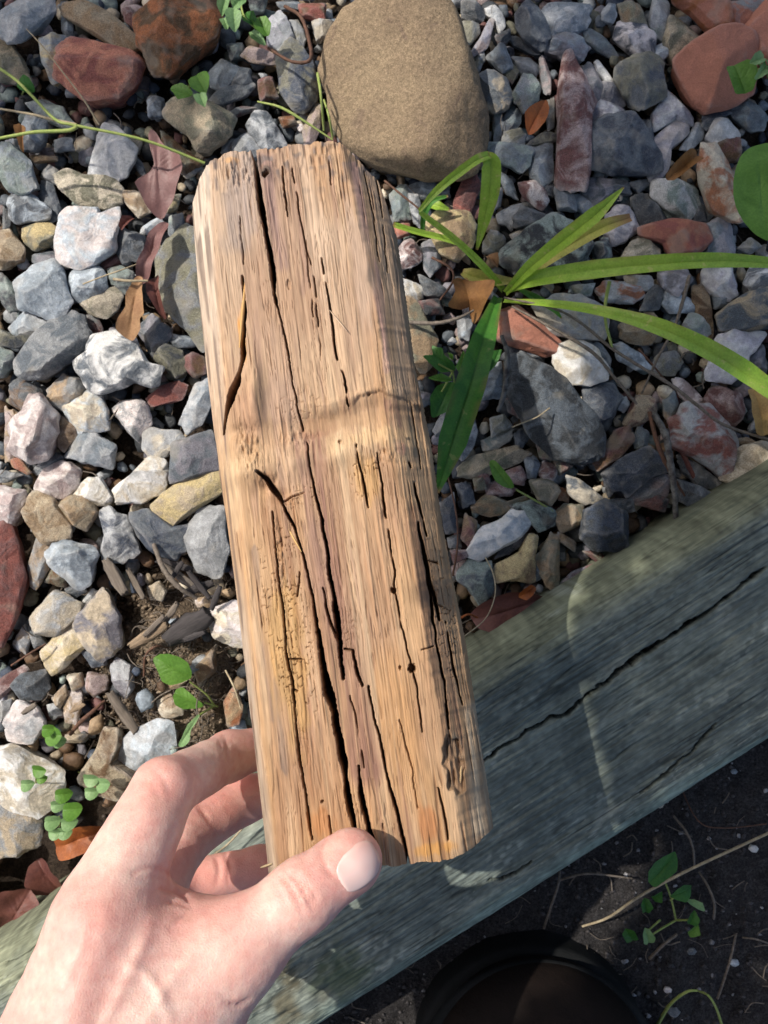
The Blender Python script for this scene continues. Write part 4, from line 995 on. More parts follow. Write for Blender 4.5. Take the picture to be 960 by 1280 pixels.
STONES = []
for tk, (ox, oy, sc_, txt) in TILES.items():
    for ln in txt.strip().splitlines():
        f = ln.split('|'); P = np.array([[float(a) for a in q.split(',')] for q in f[0].split()]) / sc_ + np.array([ox, oy])
        x, y = P[:, 0], P[:, 1]; ar = abs(np.dot(x, np.roll(y, -1)) - np.dot(y, np.roll(x, -1))) / 2
        STONES.append(dict(P=P, c=P.mean(0), area=ar, col=f[1].split('/'), kind=f[2], own=f[3] if len(f) > 3 else None))
# the big sandstone boulder
BP = np.array([(398, 78), (404, 52), (428, 20), (455, 2), (500, -6), (545, -4), (566, 16), (590, 75), (602, 120), (615, 158), (611, 192), (590, 208), (540, 218), (485, 212), (452, 192), (425, 162), (405, 122)], float)
STONES.sort(key=lambda s: -s['area'])
STONES = [s for s in STONES]
KEEP, REST = STONES[:299], STONES[299:]

# landmark phrases used to say where an unnamed stone lies
LAND = [(s['c'], s['own']) for s in KEEP if s['own']]
SHORT = []
for c, t in LAND:
    wds = t.split()
    for stop in (' with ', ' beside ', ' above ', ' below ', ' under ', ' against ', ' touching ', ' between ', ' among ', ' tucked', ' half hidden', ' half under', ' at the', ' on bare', ' crossed', ' dusted', ' catching', ' standing', ' like ', ' just ', ' behind', ' beneath', ' pointing'):
        t = t.split(stop)[0]
    SHORT.append((c, t))
SHORT += [(np.array([505, 105]), 'big sandstone boulder'), (np.array([625, 365]), 'sedge clump')]
from collections import Counter
cnt = Counter(t for _, t in SHORT); SHORT = [(c, t) for c, t in SHORT if cnt[t] == 1 and len(t.split()) <= 7]
def sizew(a): return 'tiny' if a < 260 else 'small' if a < 620 else 'mid-sized' if a < 1500 else 'large'
def shapew(P):
    Q = P - P.mean(0); e = np.sqrt(np.linalg.eigvalsh(Q.T @ Q / len(Q))); r = e[0] / e[1]
    return 'sliver' if r < 0.42 else 'long stone' if r < 0.6 else 'oval stone' if r < 0.8 and len(P) > 5 else 'angular stone' if len(P) < 6 else 'chunky stone'
def rel(d):
    a = math.degrees(math.atan2(-d[1], d[0])) % 360
    return ['just right of', 'up and right of', 'just above', 'up and left of', 'just left of', 'down and left of', 'just below', 'down and right of'][int((a + 22.5) // 45) % 8]
def describe(s, used):
    nm_ = WORD[s['col'][0]]; order = sorted(SHORT, key=lambda q: np.hypot(*(q[0] - s['c'])))
    for two in (False, True):
        for (c, t) in order[:5]:
            wd = f"{sizew(s['area'])} {nm_} {shapew(s['P'])}" if not two else f"{sizew(s['area'])} {nm_} and {WORD[s['col'][-1]]} {shapew(s['P'])}"
            L = f"{wd} {rel(s['c'] - c)} the {t}"
            if L not in used and len(L.split()) <= 16: return L
    return L
used = set(); NS = 0
GRP = 'loose stones of the gravel bed'
MATK = {'f': FLINT, 'r': ROUGH, 't': TERRA, 'p': ROUGH}
def place_stone(s, i):
    P = s['P']; minor = np.sqrt(np.linalg.eigvalsh(np.cov((P - s['c']).T))[0]) * 2.2 * 2
    g_ = np.random.default_rng(1000 + i); z = 0.012 + g_.random() * 0.010
    q = np.array([at(x, y, z)[:2] for x, y in P]); c = q.mean(0); q = (q - c) * 1.12
    mm = np.sqrt(max(np.linalg.eigvalsh(np.cov(q.T))[0], 1e-8)) * 2.6
    h = float(np.clip(mm * g_.uniform(0.50, 0.8), 0.006, 0.028))
    big = s['area']; sub = 6 if big > 6000 else 5 if big > 900 else 4
    V, F = rock(q, h, sub, 5000 + i, s['kind'])
    zc = 0.007 + h * 0.33 + g_.random() * 0.006
    if s['area'] > 2200: zc += 0.003
    me = mesh('stone', V, F, MATK[s['kind']]); me.set_sharp_from_angle(angle=R(20 if sub == 5 else 15 if sub == 6 else 27)) if s['kind'] != 't' else None
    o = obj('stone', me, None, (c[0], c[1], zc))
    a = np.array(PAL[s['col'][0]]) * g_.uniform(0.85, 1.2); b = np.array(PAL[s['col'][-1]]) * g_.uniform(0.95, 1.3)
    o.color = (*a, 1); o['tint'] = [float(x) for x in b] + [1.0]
    return o
for i, s in enumerate(KEEP):
    o = place_stone(s, i)
    L = s['own'] or describe(s, used); used.add(L)
    tag(o, L, 'stone', GRP)
# boulder
q = np.array([at(x, y, 0.03)[:2] for x, y in BP]); c = q.mean(0)
V, F = rock((q - c) * 1.04, 0.058, 6, 4242, 'p', 14)
o = obj('boulder', mesh('boulder', V, F, None), None, (c[0], c[1], 0.026))
m = M('sandstone', 0.9, 0.15); v = m.coord()
a_ = m.noise(v, 28, 5, 0.6); b_ = m.noise(v, 420, 4, 0.7); f_ = m.noise(v, 1300, 3, 0.7); d_ = m.noise(v, 60, 4, 0.6, 1.0)
cc = m.mix(m.ramp(a_, [(0.35, 0.0), (0.65, 1.0)]), (0.285, 0.215, 0.135), (0.225, 0.165, 0.108))
cc = m.mix(m.ramp(d_, [(0.60, 0.0), (0.70, 0.6)]), cc, (0.15, 0.105, 0.08))
cc = m.mix(0.36, cc, m.ramp(b_, [(0.3, 0.1), (0.5, 0.5), (0.7, 0.9)]), 'OVERLAY'); cc = m.mix(0.5, cc, m.ramp(f_, [(0.3, 0.1), (0.5, 0.5), (0.7, 0.9)]), 'OVERLAY')
m.base(cc); nn = m.bump(a_, 0.4, 0.004); nn = m.bump(b_, 0.8, 0.0012, nn); nn = m.bump(f_, 0.8, 0.0005, nn); m.l(nn, m.b.inputs['Normal'])
o.data.materials.append(m.m)
tag(o, 'big smooth rounded sandstone boulder just beyond the far end of the wood block', 'boulder')

# ---- the smaller stones below and around: one mass
Vs, Fs, Cs = [], [], []; nb = 0
def add_small(x, y, z, r, seed, col, sub=2):
    global nb
    g_ = np.random.default_rng(seed); n = g_.integers(5, 8); a = np.sort((np.arange(n) + g_.uniform(-.3, .3, n)) * 6.283 / n)
    st = g_.uniform(0.55, 1.0); ro = g_.random() * 3.14; P = np.stack([np.cos(a) * r, np.sin(a) * r * st], -1) * g_.uniform(.75, 1.1, (n, 1))
    P = P @ np.array([[math.cos(ro), math.sin(ro)], [-math.sin(ro), math.cos(ro)]])
    V, F = rock(P, r * g_.uniform(0.7, 1.2), sub, seed, 'f'); V = V + np.array([x, y, z])
    Vs.append(V); Fs.append(F + nb); Cs.append(np.tile(col, (len(V), 1))); nb += len(V)
names = ['slate', 'navy', 'grey', 'lgrey', 'blueg', 'olive', 'maroon', 'buff', 'tan', 'char', 'purpl', 'green', 'brown', 'cream', 'pink', 'char', 'slate', 'brown']
k = 0
for i, s in enumerate(REST):
    p = at(*s['c'], 0.014); add_small(p[0], p[1], 0.012, math.sqrt(s['area'] / 3.1) * 0.49 / FPX * 1.1, 60000 + i, np.array(PAL[s['col'][0]]), 3)
tries = 0
while tries < 6500:
    tries += 1
    x = rng.uniform(-0.30, 0.30); y = rng.uniform(-0.30, 0.36); s__, t__ = tcoord(x, y)
    if t__ < 0.066: continue
    dpt = math.hypot((x - patch[0]) * 1.15, (y - patch[1]) * 0.8)
    if dpt < 0.05 and rng.random() < 0.93: continue
    if math.hypot(x - pit[0], y - pit[1]) < 0.035: continue
    r = rng.uniform(0.0032, 0.0085); c_ = np.array(PAL[names[rng.integers(len(names))]]) * rng.uniform(0.7, 1.4)
    add_small(x, y, gheight(x, y) + rng.uniform(0.004, 0.014), r, 80000 + tries, c_)
for k in range(230):   # stones under the held block
    f_ = rng.random(); p = at(360 + 110 * f_ + rng.uniform(-95, 95), 240 + 650 * f_, 0.01)
    if tcoord(p[0], p[1])[1] > .08: add_small(p[0], p[1], rng.uniform(.006, .011), rng.uniform(.007, .012), 99000 + k, np.array(PAL[names[rng.integers(len(names))]]) * rng.uniform(.8, 1.2), 3)
# the bed goes on beyond the picture
for tries in range(2500):
    x = rng.uniform(-0.60, 0.60); y = rng.uniform(-0.35, 0.68); s__, t__ = tcoord(x, y)
    if t__ < 0.075 or (abs(x) < 0.245 and -0.33 < y < 0.33): continue
    r = rng.uniform(0.008, 0.018); c_ = np.array(PAL[names[rng.integers(len(names))]]) * rng.uniform(0.8, 1.1)
    add_small(x, y, rng.uniform(0.002, 0.014), r, 90000 + tries, c_, 2)
gv = np.concatenate(Vs); o = obj('gravel', mesh('gravel', gv, np.concatenate(Fs), GRAV, smooth=False, col=np.concatenate(Cs)))
tag(o, 'smaller mixed chips of gravel lying under and between the larger stones', 'gravel', kind='stuff')
# ------------------------------------------------------------------ implicit surfaces: blended tapered capsules, meshed with surface nets
def capsule(P, a, b, ra, rb):
    a = np.asarray(a, float); b = np.asarray(b, float); ab = b - a
    t = np.clip(((P - a) @ ab) / (ab @ ab + 1e-12), 0, 1)
    return np.linalg.norm(P - a - t[..., None] * ab, axis=-1) - (ra + (rb - ra) * t)
def smin(a, b, k):
    h = np.clip(0.5 + 0.5 * (b - a) / k, 0, 1); return b * (1 - h) + a * h - k * h * (1 - h)
def nets(f, lo, hi, vs, coarse=4):
    """vertices and quads of f = 0; f evaluated only near the surface"""
    lo = np.asarray(lo, float); n = np.ceil((np.asarray(hi) - lo) / vs).astype(int); n = (n // coarse + 1) * coarse + 1
    cn = (n - 1) // coarse
    cc = np.stack(np.meshgrid(*[lo[k] + (np.arange(cn[k]) + .5) * coarse * vs for k in range(3)], indexing='ij'), -1)
    dc = f(cc.reshape(-1, 3)).reshape(cc.shape[:3])
    D = np.full(tuple(n), 1.0, np.float32)
    near_ = np.abs(dc) < coarse * vs * 1.35
    ins = np.where(dc < 0, -1.0, 1.0)
    D[:-1, :-1, :-1] = np.repeat(np.repeat(np.repeat(ins, coarse, 0), coarse, 1), coarse, 2)
    idx = np.argwhere(near_); off = np.stack(np.meshgrid(*[np.arange(coarse + 1)] * 3, indexing='ij'), -1).reshape(-1, 3)
    I = (idx[:, None, :] * coarse + off[None]).reshape(-1, 3)
    key = (I[:, 0] * n[1] + I[:, 1]) * n[2] + I[:, 2]; key = np.unique(key)
    I = np.stack([key // (n[1] * n[2]), (key // n[2]) % n[1], key % n[2]], -1)
    for s in range(0, len(I), 400000):
        J = I[s:s + 400000]; D[J[:, 0], J[:, 1], J[:, 2]] = f(lo + J * vs)
    S = D < 0
    c = np.zeros(tuple(n - 1), np.int8)
    for a in (0, 1):
        for b in (0, 1):
            for d in (0, 1): c += S[a:n[0] - 1 + a, b:n[1] - 1 + b, d:n[2] - 1 + d]
    cell = np.argwhere((c > 0) & (c < 8)); idm = -np.ones(c.shape, np.int64); idm[tuple(cell.T)] = np.arange(len(cell))
    acc = np.zeros((len(cell), 3)); w_ = np.zeros(len(cell))
    cor = [np.array(q) for q in [(0, 0, 0), (1, 0, 0), (0, 1, 0), (1, 1, 0), (0, 0, 1), (1, 0, 1), (0, 1, 1), (1, 1, 1)]]
    for i in range(8):
        for j in range(i + 1, 8):
            if np.abs(cor[i] - cor[j]).sum() != 1: continue
            A = cell + cor[i]; B = cell + cor[j]; da = D[tuple(A.T)].astype(float); db = D[tuple(B.T)].astype(float)
            m = (da < 0) != (db < 0); t = np.where(m, da / np.where(m, da - db, 1), 0)
            acc += np.where(m[:, None], cor[i] + (cor[j] - cor[i]) * t[:, None], 0); w_ += m
    V = lo + (cell + acc / w_[:, None]) * vs
    F = []
    for k in range(3):
        sl0 = [slice(1, -1)] * 3; sl0[k] = slice(0, -1); sl1 = [slice(1, -1)] * 3; sl1[k] = slice(1, None)
        a = S[tuple(sl0)]; b = S[tuple(sl1)]; e = np.argwhere(a != b); fl = a[tuple(e.T)]
        e = e + np.array([1 if q != k else 0 for q in range(3)]); u, v = (k + 1) % 3, (k + 2) % 3
        du = np.zeros(3, int); du[u] = 1; dv = np.zeros(3, int); dv[v] = 1
        q = np.stack([idm[tuple((e - du - dv).T)], idm[tuple((e - dv).T)], idm[tuple(e.T)], idm[tuple((e - du).T)]], -1)
        q[~fl] = q[~fl][:, ::-1]; F.append(q)
    F = np.concatenate(F); F = F[(F >= 0).all(1)]
    return V, F
def sgrad(f, V, e=4e-4):
    G = np.stack([f(V + np.eye(3)[k] * e) - f(V - np.eye(3)[k] * e) for k in range(3)], -1); return G / (np.linalg.norm(G, axis=1)[:, None] + 1e-9)

# ---- the hand: joints given as photo px and height, radii in metres
def J(x, y, z): return at(x, y, z)
wristA, wristB = J(38, 1420, .252), J(175, 1430, .236)
elbow = np.array([-0.27, -0.47, 0.52])
FING = [  # index, middle, ring, little: knuckle, middle joint, end joint, tip
 ([J(124, 1150, .243), J(204, 988, .214), J(286, 945, .167), J(336, 932, .150)], [.0142, .0109, .0101, .0088]),
 ([J(150, 1195, .226), J(226, 1048, .176), J(306, 999, .149), J(356, 985, .147)], [.0135, .0112, .0100, .0088]),
 ([J(165, 1235, .206), J(214, 1108, .146), J(325, 1084, .134), J(372, 1078, .139)], [.0125, .0104, .0093, .0084]),
 ([J(180, 1275, .188), J(226, 1196, .130), J(312, 1172, .124), J(352, 1165, .128)], [.0115, .0092, .0084, .0076])]
def fsdf(P, js, rs):
    d = capsule(P, js[0], js[1], rs[0], rs[1] * 0.98)
    d = smin(d, capsule(P, js[1], js[2], rs[1], rs[2]), .006); d = smin(d, capsule(P, js[2], js[3], rs[2], rs[3]), .004); return d
TH = [J(168, 1345, .246), J(296, 1186, .238), J(376, 1121, .2335), J(437, 1077, .2275)]
def hand(P):
    P = np.asarray(P, float)
    # palm: four metacarpals
    pal = capsule(P, FING[0][0][0], wristA, .0145, .026)
    pal = smin(pal, capsule(P, FING[1][0][0], (wristA + wristB) / 2, .0145, .026), .014)
    pal = smin(pal, capsule(P, FING[2][0][0], wristB, .0135, .024), .014)
    pal = smin(pal, capsule(P, FING[3][0][0], wristB + np.array([0, 0, -.01]), .0125, .022), .014)
    pal = smin(pal, capsule(P, J(170, 1192, .2405), J(178, 1310, .246), .0155, .024), .012)      # muscle between thumb and index
    pal = smin(pal, capsule(P, (wristA + wristB) / 2, elbow, .030, .042), .02)
    th = capsule(P, TH[0], TH[1], .0205, .0148)
    th = smin(th, capsule(P, TH[1], TH[2], .0140, .0113), .008)
    th = smin(th, capsule(P, TH[2], TH[3], .0113, .0102), .006)
    th = smin(th, capsule(P, J(425, 1085, .226), J(440, 1075, .226), .0104, .0100), .004)
    pal = smin(pal, capsule(P, J(150, 1215, .236), J(120, 1400, .248), .0150, .026), .014)
    pal = smin(pal, capsule(P, J(152, 1195, .240), J(140, 1400, .254), .0150, .026), .016)
    pal = smin(pal, capsule(P, J(140, 1120, .238), J(182, 1035, .226), .0128, .0112), .006)
    hnd = smin(pal, th, .020)
    fs = [fsdf(P, *q) for q in FING]
    out = smin(hnd, fs[0], .0075)
    for q in fs[1:]: out = np.minimum(out, smin(hnd, q, .006))
    # web between thumb and index
    web = capsule(P, J(205, 1140, .228), J(262, 1168, .230), .0075, .0085); out = smin(out, web, .010)
    # tendons and knuckle
    out = smin(out, capsule(P, J(122, 1160, .251), J(85, 1290, .266), .004, .005), .010)
    return out
lo = np.array([-0.19, -0.262, 0.105]); hi = np.array([0.0, -0.085, 0.285])
V1, F1 = nets(hand, np.array([-0.34, -0.56, 0.10]), np.array([0.004, -0.085, 0.60]), 0.0012, 6)
# creases, veins and reddened joints, laid where the photo shows them
G1 = sgrad(hand, V1); d_ = CAMH - V1[:, 2]; hx = 480 + V1[:, 0] * FPX / d_; hy = 640 - V1[:, 1] * FPX / d_
vis = (G1[:, 2] > -0.1) & (V1[:, 2] > 0.12)
disp = np.zeros(len(V1)); redm = np.zeros(len(V1))
def crease(pts, w, dep, fingers=None, zmin=0.0):
    global disp
    P = catmull(pts, 6); d, _, T = segdist(hx, hy, [tuple(p) for p in P]); m = np.exp(-(d / w) ** 2) * np.sin(np.pi * np.clip(T * .9 + .05, 0, 1)) ** .5 * vis * (V1[:, 2] > zmin)
    disp -= dep * 1.5 * m
    if dep > 0: redm[:] = np.maximum(redm, m * min(dep * 900, .6))
for pts, w, dep in [
    ([(349, 1094), (360, 1104), (372, 1124), (379, 1142)], 3.0, .0007), ([(358, 1090), (371, 1102), (384, 1122), (390, 1136)], 3.0, .0007),
    ([(366, 1090), (380, 1102), (392, 1118), (397, 1130)], 2.6, .0005), ([(342, 1102), (350, 1114), (358, 1132)], 2.6, .0003),
    ([(238, 1130), (228, 1118), (215, 1112), (195, 1110)], 3.0, .0008), ([(240, 1136), (222, 1128), (205, 1128)], 2.6, .0005),
    ([(165, 1092), (185, 1084), (205, 1088), (220, 1100)], 3.0, .0005), ([(176, 1100), (196, 1096), (212, 1104)], 2.6, .0004), ([(242, 1138), (228, 1146), (212, 1160)], 2.6, .0004),
    ([(280, 1254), (298, 1256), (312, 1250)], 3, .0009), ([(272, 1242), (292, 1246)], 2.6, .0004),
    ([(182, 972), (192, 982), (200, 998)], 3, .0003), ([(196, 962), (205, 974), (212, 990)], 3, .0003),
    ([(280, 920), (284, 934), (284, 950)], 3, .0004), ([(274, 924), (277, 936)], 2.4, .0003),
    ([(270, 1070), (274, 1085), (272, 1104)], 3, .0006), ([(282, 1066), (287, 1080), (286, 1102)], 3, .0006), ([(250, 1010), (262, 1026)], 3, .0004), ([(410, 1044), (402, 1058), (403, 1074), (412, 1090), (428, 1106)], 3.2, .0006), ([(402, 1050), (396, 1066), (400, 1084)], 3, .0002)]:
    crease(pts, w, dep)
# tendon ridges, veins
for pts, w, dep in [([(140, 1130), (120, 1190), (85, 1270)], 16, .0002), ([(190, 1150), (170, 1200), (130, 1280)], 9, .0006), ([(110, 1150), (95, 1200), (60, 1260)], 6, .0005), ([(250, 1190), (210, 1230), (180, 1290)], 10, .0005), ([(150, 1200), (190, 1225), (215, 1280)], 6, .0005)]:
    crease(pts, w, -dep)
disp += 0.00022 * n3(V1 * 160, 3) + 0.00010 * n3(V1 * 420, 4)
for (x, y, r, a) in [(200, 985, 38, .5), (375, 1120, 40, .45), (120, 1145, 40, .3), (262, 1170, 50, .3), (445, 1085, 44, .55), (300, 1200, 60, .3)]:
    redm = np.maximum(redm, a * np.exp(-(np.hypot(hx - x, hy - y) / r) ** 2))
low_ = sstep(0.19, 0.15, V1[:, 2]); redm = np.maximum(redm, low_ * 0.6)
# nail bed: flatten a little under the nail
NC = (433, 1077)
V1 = V1 + G1 * disp[:, None]
person = thing('person', (-0.10, -0.30, 0.0), 'person reaching in with a bare hand gripping the wood block, brown boot at the bottom', 'person')
part('body', V1, F1, SKIN, person, col=np.stack([redm] * 3, -1))['label'] = 'pale pinkish hand with thumb on the block and fingers curled beneath it'
# ---- thumb nail: a thin curved plate following the thumb
na, nb_ = 40, 34
tdir = (TH[3] - TH[2]); tdir /= np.linalg.norm(tdir); view = np.array([0.06, 0.05, 1.0]); view /= np.linalg.norm(view)
sd = np.cross(view, tdir); sd /= np.linalg.norm(sd); up = np.cross(tdir, sd)
cen = TH[3] + tdir * 0.0016 + sd * -0.0006
A, B = np.meshgrid(np.linspace(-1, 1, na), np.linspace(-1, 1, nb_), indexing='ij')
# plate outline: straight sides, rounded root and tip
La = 0.0083; Wb = 0.0071
xs = A * La; sidew = np.sqrt(np.clip(1 - np.abs(A) ** 3.2, 0, 1)); ys = B * Wb * (0.12 + 0.88 * sidew)
P0 = cen + xs[..., None] * tdir + ys[..., None] * sd + 0.03 * up
P = P0.reshape(-1, 3).copy()
for _ in range(60): P = P - up * (hand(P) * 0.9)[:, None] * 1.0
edge = np.maximum(np.abs(A), np.abs(B)); rootw = sstep(-0.86, -1.0, A)
lift = 0.00035 * (1 - sstep(0.80, 1.0, edge)) - 0.00045 * sstep(0.88, 1.0, edge)
P = P + up * lift.reshape(-1)[:, None]
P2 = P - up * 0.0012
nf_ = grid_faces(na, nb_); 
if np.dot(np.cross(P[nf_[0][1]] - P[nf_[0][0]], P[nf_[0][3]] - P[nf_[0][0]]), up) < 0: nf_ = nf_[:, ::-1]
part('thumb_nail', P, nf_, NAIL, person)

# ---- sleeve on the forearm, outside the picture
sa = (wristA + wristB) / 2 * 0.42 + elbow * 0.58; shoulder = np.array([-0.22, -0.62, 1.02])
def sleeve(P): return smin(capsule(P, sa, elbow, .048, .058), capsule(P, elbow, shoulder, .060, .075), .03)
V, F = nets(sleeve, [-.42, -.80, .30], [.0, -.28, 1.14], .006, 4); part('sleeve', V + 0.004 * n3(V * 22, 7)[:, None] * sgrad(sleeve, V), F, JACKET, person)
# ---- the boot whose toe shows at the bottom, and its fellow
def boot(cx, cy, par):
    toe = np.array([cx, cy, 0.045])
    def upper(P):
        Q = (P - toe) * np.array([1, 1.0, 1.25])
        d = capsule(Q, [0, -.050, .0], [0, -.105, .004], .066, .064)
        d = smin(d, capsule(Q, [0, -.10, .01], [0.0, -.235, .035], .058, .050), .03)
        d = smin(d, capsule(P - toe, [0, -.225, .03], [0, -.25, .30], .050, .062), .02)
        return np.maximum(d, -(P[:, 2] - 0.012))
    def sole(P):
        Q = P - toe; r = np.hypot(np.maximum(np.abs(Q[:, 0]) - 0.0, 0), np.where(Q[:, 1] > -.058, Q[:, 1] + .058, np.where(Q[:, 1] < -.235, Q[:, 1] + .235, 0)))
        q = r - 0.0735; return np.maximum(q, np.abs(P[:, 2] - 0.012) - 0.014)
    def welt(P):   # raised ridge running round the toe
        Q = P - toe; yy = np.where(Q[:, 1] > -.058, Q[:, 1] + .058, np.where(Q[:, 1] < -.235, Q[:, 1] + .235, 0))
        return np.hypot(np.hypot(Q[:, 0], yy) - 0.0695, P[:, 2] - 0.040) - 0.0048
    lo_, hi_ = [cx - .085, cy - .33, -.01], [cx + .085, cy + .03, .36]
    V, F = nets(upper, lo_, hi_, .0034, 4); b = part('boot', V, F, LEATHER, par); b['label'] = 'dark brown leather boot with a raised rubber rim'
    bo_ = np.array(par.location)
    V, F = nets(sole, lo_, [hi_[0], hi_[1], .04], .0034, 4); obj('sole', mesh('sole', V - bo_, F, RUBBER), b)
    V, F = nets(welt, lo_, [hi_[0], hi_[1], .06], .0022, 4); obj('rim', mesh('rim', V - bo_, F, RUBBER), b)
tb = at(672, 1182, 0.035)
tb[1] -= 0.022; boot(tb[0] - 0.0, tb[1], person); boot(tb[0] - 0.42, tb[1] - 0.16, person)
def trousers(P):
    k1 = np.array([tb[0], tb[1] - .24, .30]); k2 = np.array([tb[0] - .42, tb[1] - .40, .30]); hip = np.array([-.10, -.80, .86])
    d = smin(capsule(P, k1, hip + [.09, 0, 0], .075, .12), capsule(P, k2, hip - [.09, 0, 0], .075, .12), .03)
    return smin(d, capsule(P, hip, [-.10, -.70, 1.04], .15, .16), .05)
V, F = nets(trousers, [-.50, -1.0, .18], [.32, -.40, 1.2], .01, 4); part('trousers', V + 0.006 * n3(V * 14, 8)[:, None] * sgrad(trousers, V, .002), F, DENIM, person)
def jacket(P):
    d = capsule(P, [-.10, -.76, 1.0], [-.06, -.50, 1.28], .17, .17); return smin(d, capsule(P, [-.24, -.58, 1.14], [.14, -.50, 1.16], .09, .09), .06)
V, F = nets(jacket, [-.45, -1.0, .78], [.35, -.28, 1.5], .012, 4); part('jacket', V + 0.008 * n3(V * 12, 9)[:, None] * sgrad(jacket, V, .002), F, JACKET, person)
# ------------------------------------------------------------------ leaves, stalks and litter
def blade_mesh(P, wid, fold=0.25, twist=0.0, nseg=7, up=(0, 0, 1)):
    """strap leaf along world points P (n,3); wid = half widths (m)"""
    C_ = catmull(P, nseg); n = len(C_); w_ = np.interp(np.linspace(0, 1, n), np.linspace(0, 1, len(wid)), wid)
    T = np.gradient(C_, axis=0); T /= np.linalg.norm(T, axis=1)[:, None]
    up = np.asarray(up, float); V = []; js = (-1, -.55, -.12, 0, .12, .55, 1)
    for i in range(n):
        s = np.cross(T[i], up); s /= np.linalg.norm(s) + 1e-9; u = np.cross(s, T[i])
        a = twist * i / (n - 1) if not callable(twist) else twist(i / (n - 1)); s2 = s * math.cos(a) + u * math.sin(a); u2 = np.cross(s2, T[i])
        for j in js:
            V.append(C_[i] + s2 * j * w_[i] + u2 * (abs(j) * fold - (0.12 if j == 0 else 0)) * w_[i])
    return np.array(V), grid_faces(n, len(js))
def tube_mesh(P, r, sides=7, nseg=6, rough_=0.0, seed=0):
    C_ = catmull(P, nseg); n = len(C_); r_ = np.interp(np.linspace(0, 1, n), np.linspace(0, 1, len(r)), r)
    T = np.gradient(C_, axis=0); T /= np.linalg.norm(T, axis=1)[:, None]; V = []
    for i in range(n):
        a = np.array([0, 0, 1.0]) if abs(T[i][2]) < .9 else np.array([1.0, 0, 0]); s = np.cross(T[i], a); s /= np.linalg.norm(s); u = np.cross(s, T[i])
        for k in range(sides):
            t = 6.2832 * k / sides; q = r_[i] * (1 + rough_ * math.sin(i * 2.3 + k * 1.7 + seed)); V.append(C_[i] + s * math.cos(t) * q + u * math.sin(t) * q)
    F = [(i * sides + k, i * sides + (k + 1) % sides, (i + 1) * sides + (k + 1) % sides, (i + 1) * sides + k) for i in range(n - 1) for k in range(sides)]
    F = np.array([f[::-1] for f in F]); return np.array(V), F
def leaf_mesh(pts, z, curl=0.003, seed=0, tilt=(0, 0), rings=9, nth=72, vein=0.0006, sc=1.0):
    """broad or dry leaf: photo outline unprojected at height z, with curl, ripples, midrib"""
    q = np.array([at(x, y, z)[:2] for x, y in pts]); c = q.mean(0); q = q - c
    th_ = np.linspace(0, 2 * np.pi, nth + 1)[:-1]; rr = ray_r(q, th_); rr = (np.roll(rr, 1) + 2 * rr + np.roll(rr, -1)) / 4
    ev, E = np.linalg.eigh(q.T @ q); ax_ = E[:, 1]; L = math.sqrt(ev[1] / len(q)) * 1.6
    V = [np.array([0, 0, 0.0])]
    for k in range(1, rings + 1):
        for t, r in zip(th_, rr): V.append(np.array([math.cos(t) * r * k / rings, math.sin(t) * r * k / rings, 0]))
    V = np.array(V); al = V[:, :2] @ ax_; ac = V[:, :2] @ np.array([-ax_[1], ax_[0]])
    V[:, 2] = curl * (np.abs(ac) / L) ** 1.3 * 2 - curl * (al / L) ** 2 * 0.8 + curl * 0.35 * n2(V[:, 0] * 120 + seed, V[:, 1] * 120, seed) \
        - vein * np.exp(-(ac / 0.0007) ** 2) - vein * 0.4 * np.exp(-((np.mod(al * 320 - np.abs(ac) * 260, 1) - .5) / .12) ** 2) + V[:, 0] * tilt[0] + V[:, 1] * tilt[1]
    F = [(0, 1 + k, 1 + (k + 1) % nth) for k in range(nth)]
    for k in range(1, rings):
        a = 1 + (k - 1) * nth; b = 1 + k * nth
        for j in range(nth): F.append((a + j, b + j, b + (j + 1) % nth, a + (j + 1) % nth))
    V = V + np.array([c[0], c[1], z]); return V, F
def A3(*pts): return np.array([at(*p) for p in pts])
def px(tile, pts):
    ox, oy, s = {'A': (0, 0, 4), 'B': (0, 220, 3.692), 'C': (0, 440, 3.2), 'D': (0, 720, 3), 'E': (200, 0, 4), 'F': (580, 0, 4.8), 'G': (480, 180, 4), 'H': (760, 0, 4.8), 'J': (720, 180, 4), 'K': (720, 400, 4), 'I': (500, 400, 4.364), 'L': (540, 580, 4), 'P': (0, 960, 3), 'Q': (640, 960, 3)}[tile]
    v = [tuple(float(a) for a in q.split(',')) for q in pts.split()]; return [(ox + a / s, oy + b / s) for a, b in v]

# ---- the sedge clump beside the block
cr = at(627, 366, 0.018)
sed = thing('sedge_plant', tuple(cr), 'clump of arching strap-leaved sedge growing through gravel beside the wood block', 'plant')
U_ = 0.46 / FPX
def sb(pts, wpx, mat, tip=.97, **k):
    P = A3(*pts); V, F = blade_mesh(P, [w_ * (CAMH - pts[min(int(i / max(len(wpx) - 1, 1) * (len(pts) - 1)), len(pts) - 1)][2]) / FPX / 2 for i, w_ in enumerate(wpx)], **k); o = part('blade', V, F, mat, sed); n_ = len(V) // 7; at_ = o.data.attributes.new('tip', 'FLOAT', 'POINT'); tv_ = np.repeat(sstep(tip, 1.0, np.linspace(0, 1, n_)) * .9, 7) + np.tile([.35, 0, 0, 0, 0, 0, .2], n_) * (n2(np.repeat(np.arange(n_) * .6, 7), np.zeros(n_ * 7), 5) > .3); at_.data.foreach_set('value', tv_.astype(np.float32)); return o
sb([(622, 372, .030), (604, 425, .052), (588, 480, .068), (566, 550, .062), (547, 616, .040)], [12, 30, 38, 36, 4], DKGREEN, fold=.35)
sb([(632, 366, .026), (662, 335, .050), (705, 300, .075), (745, 268, .095), (780, 234, .108)], [8, 16, 21, 20, 2], GREEN, fold=.45)
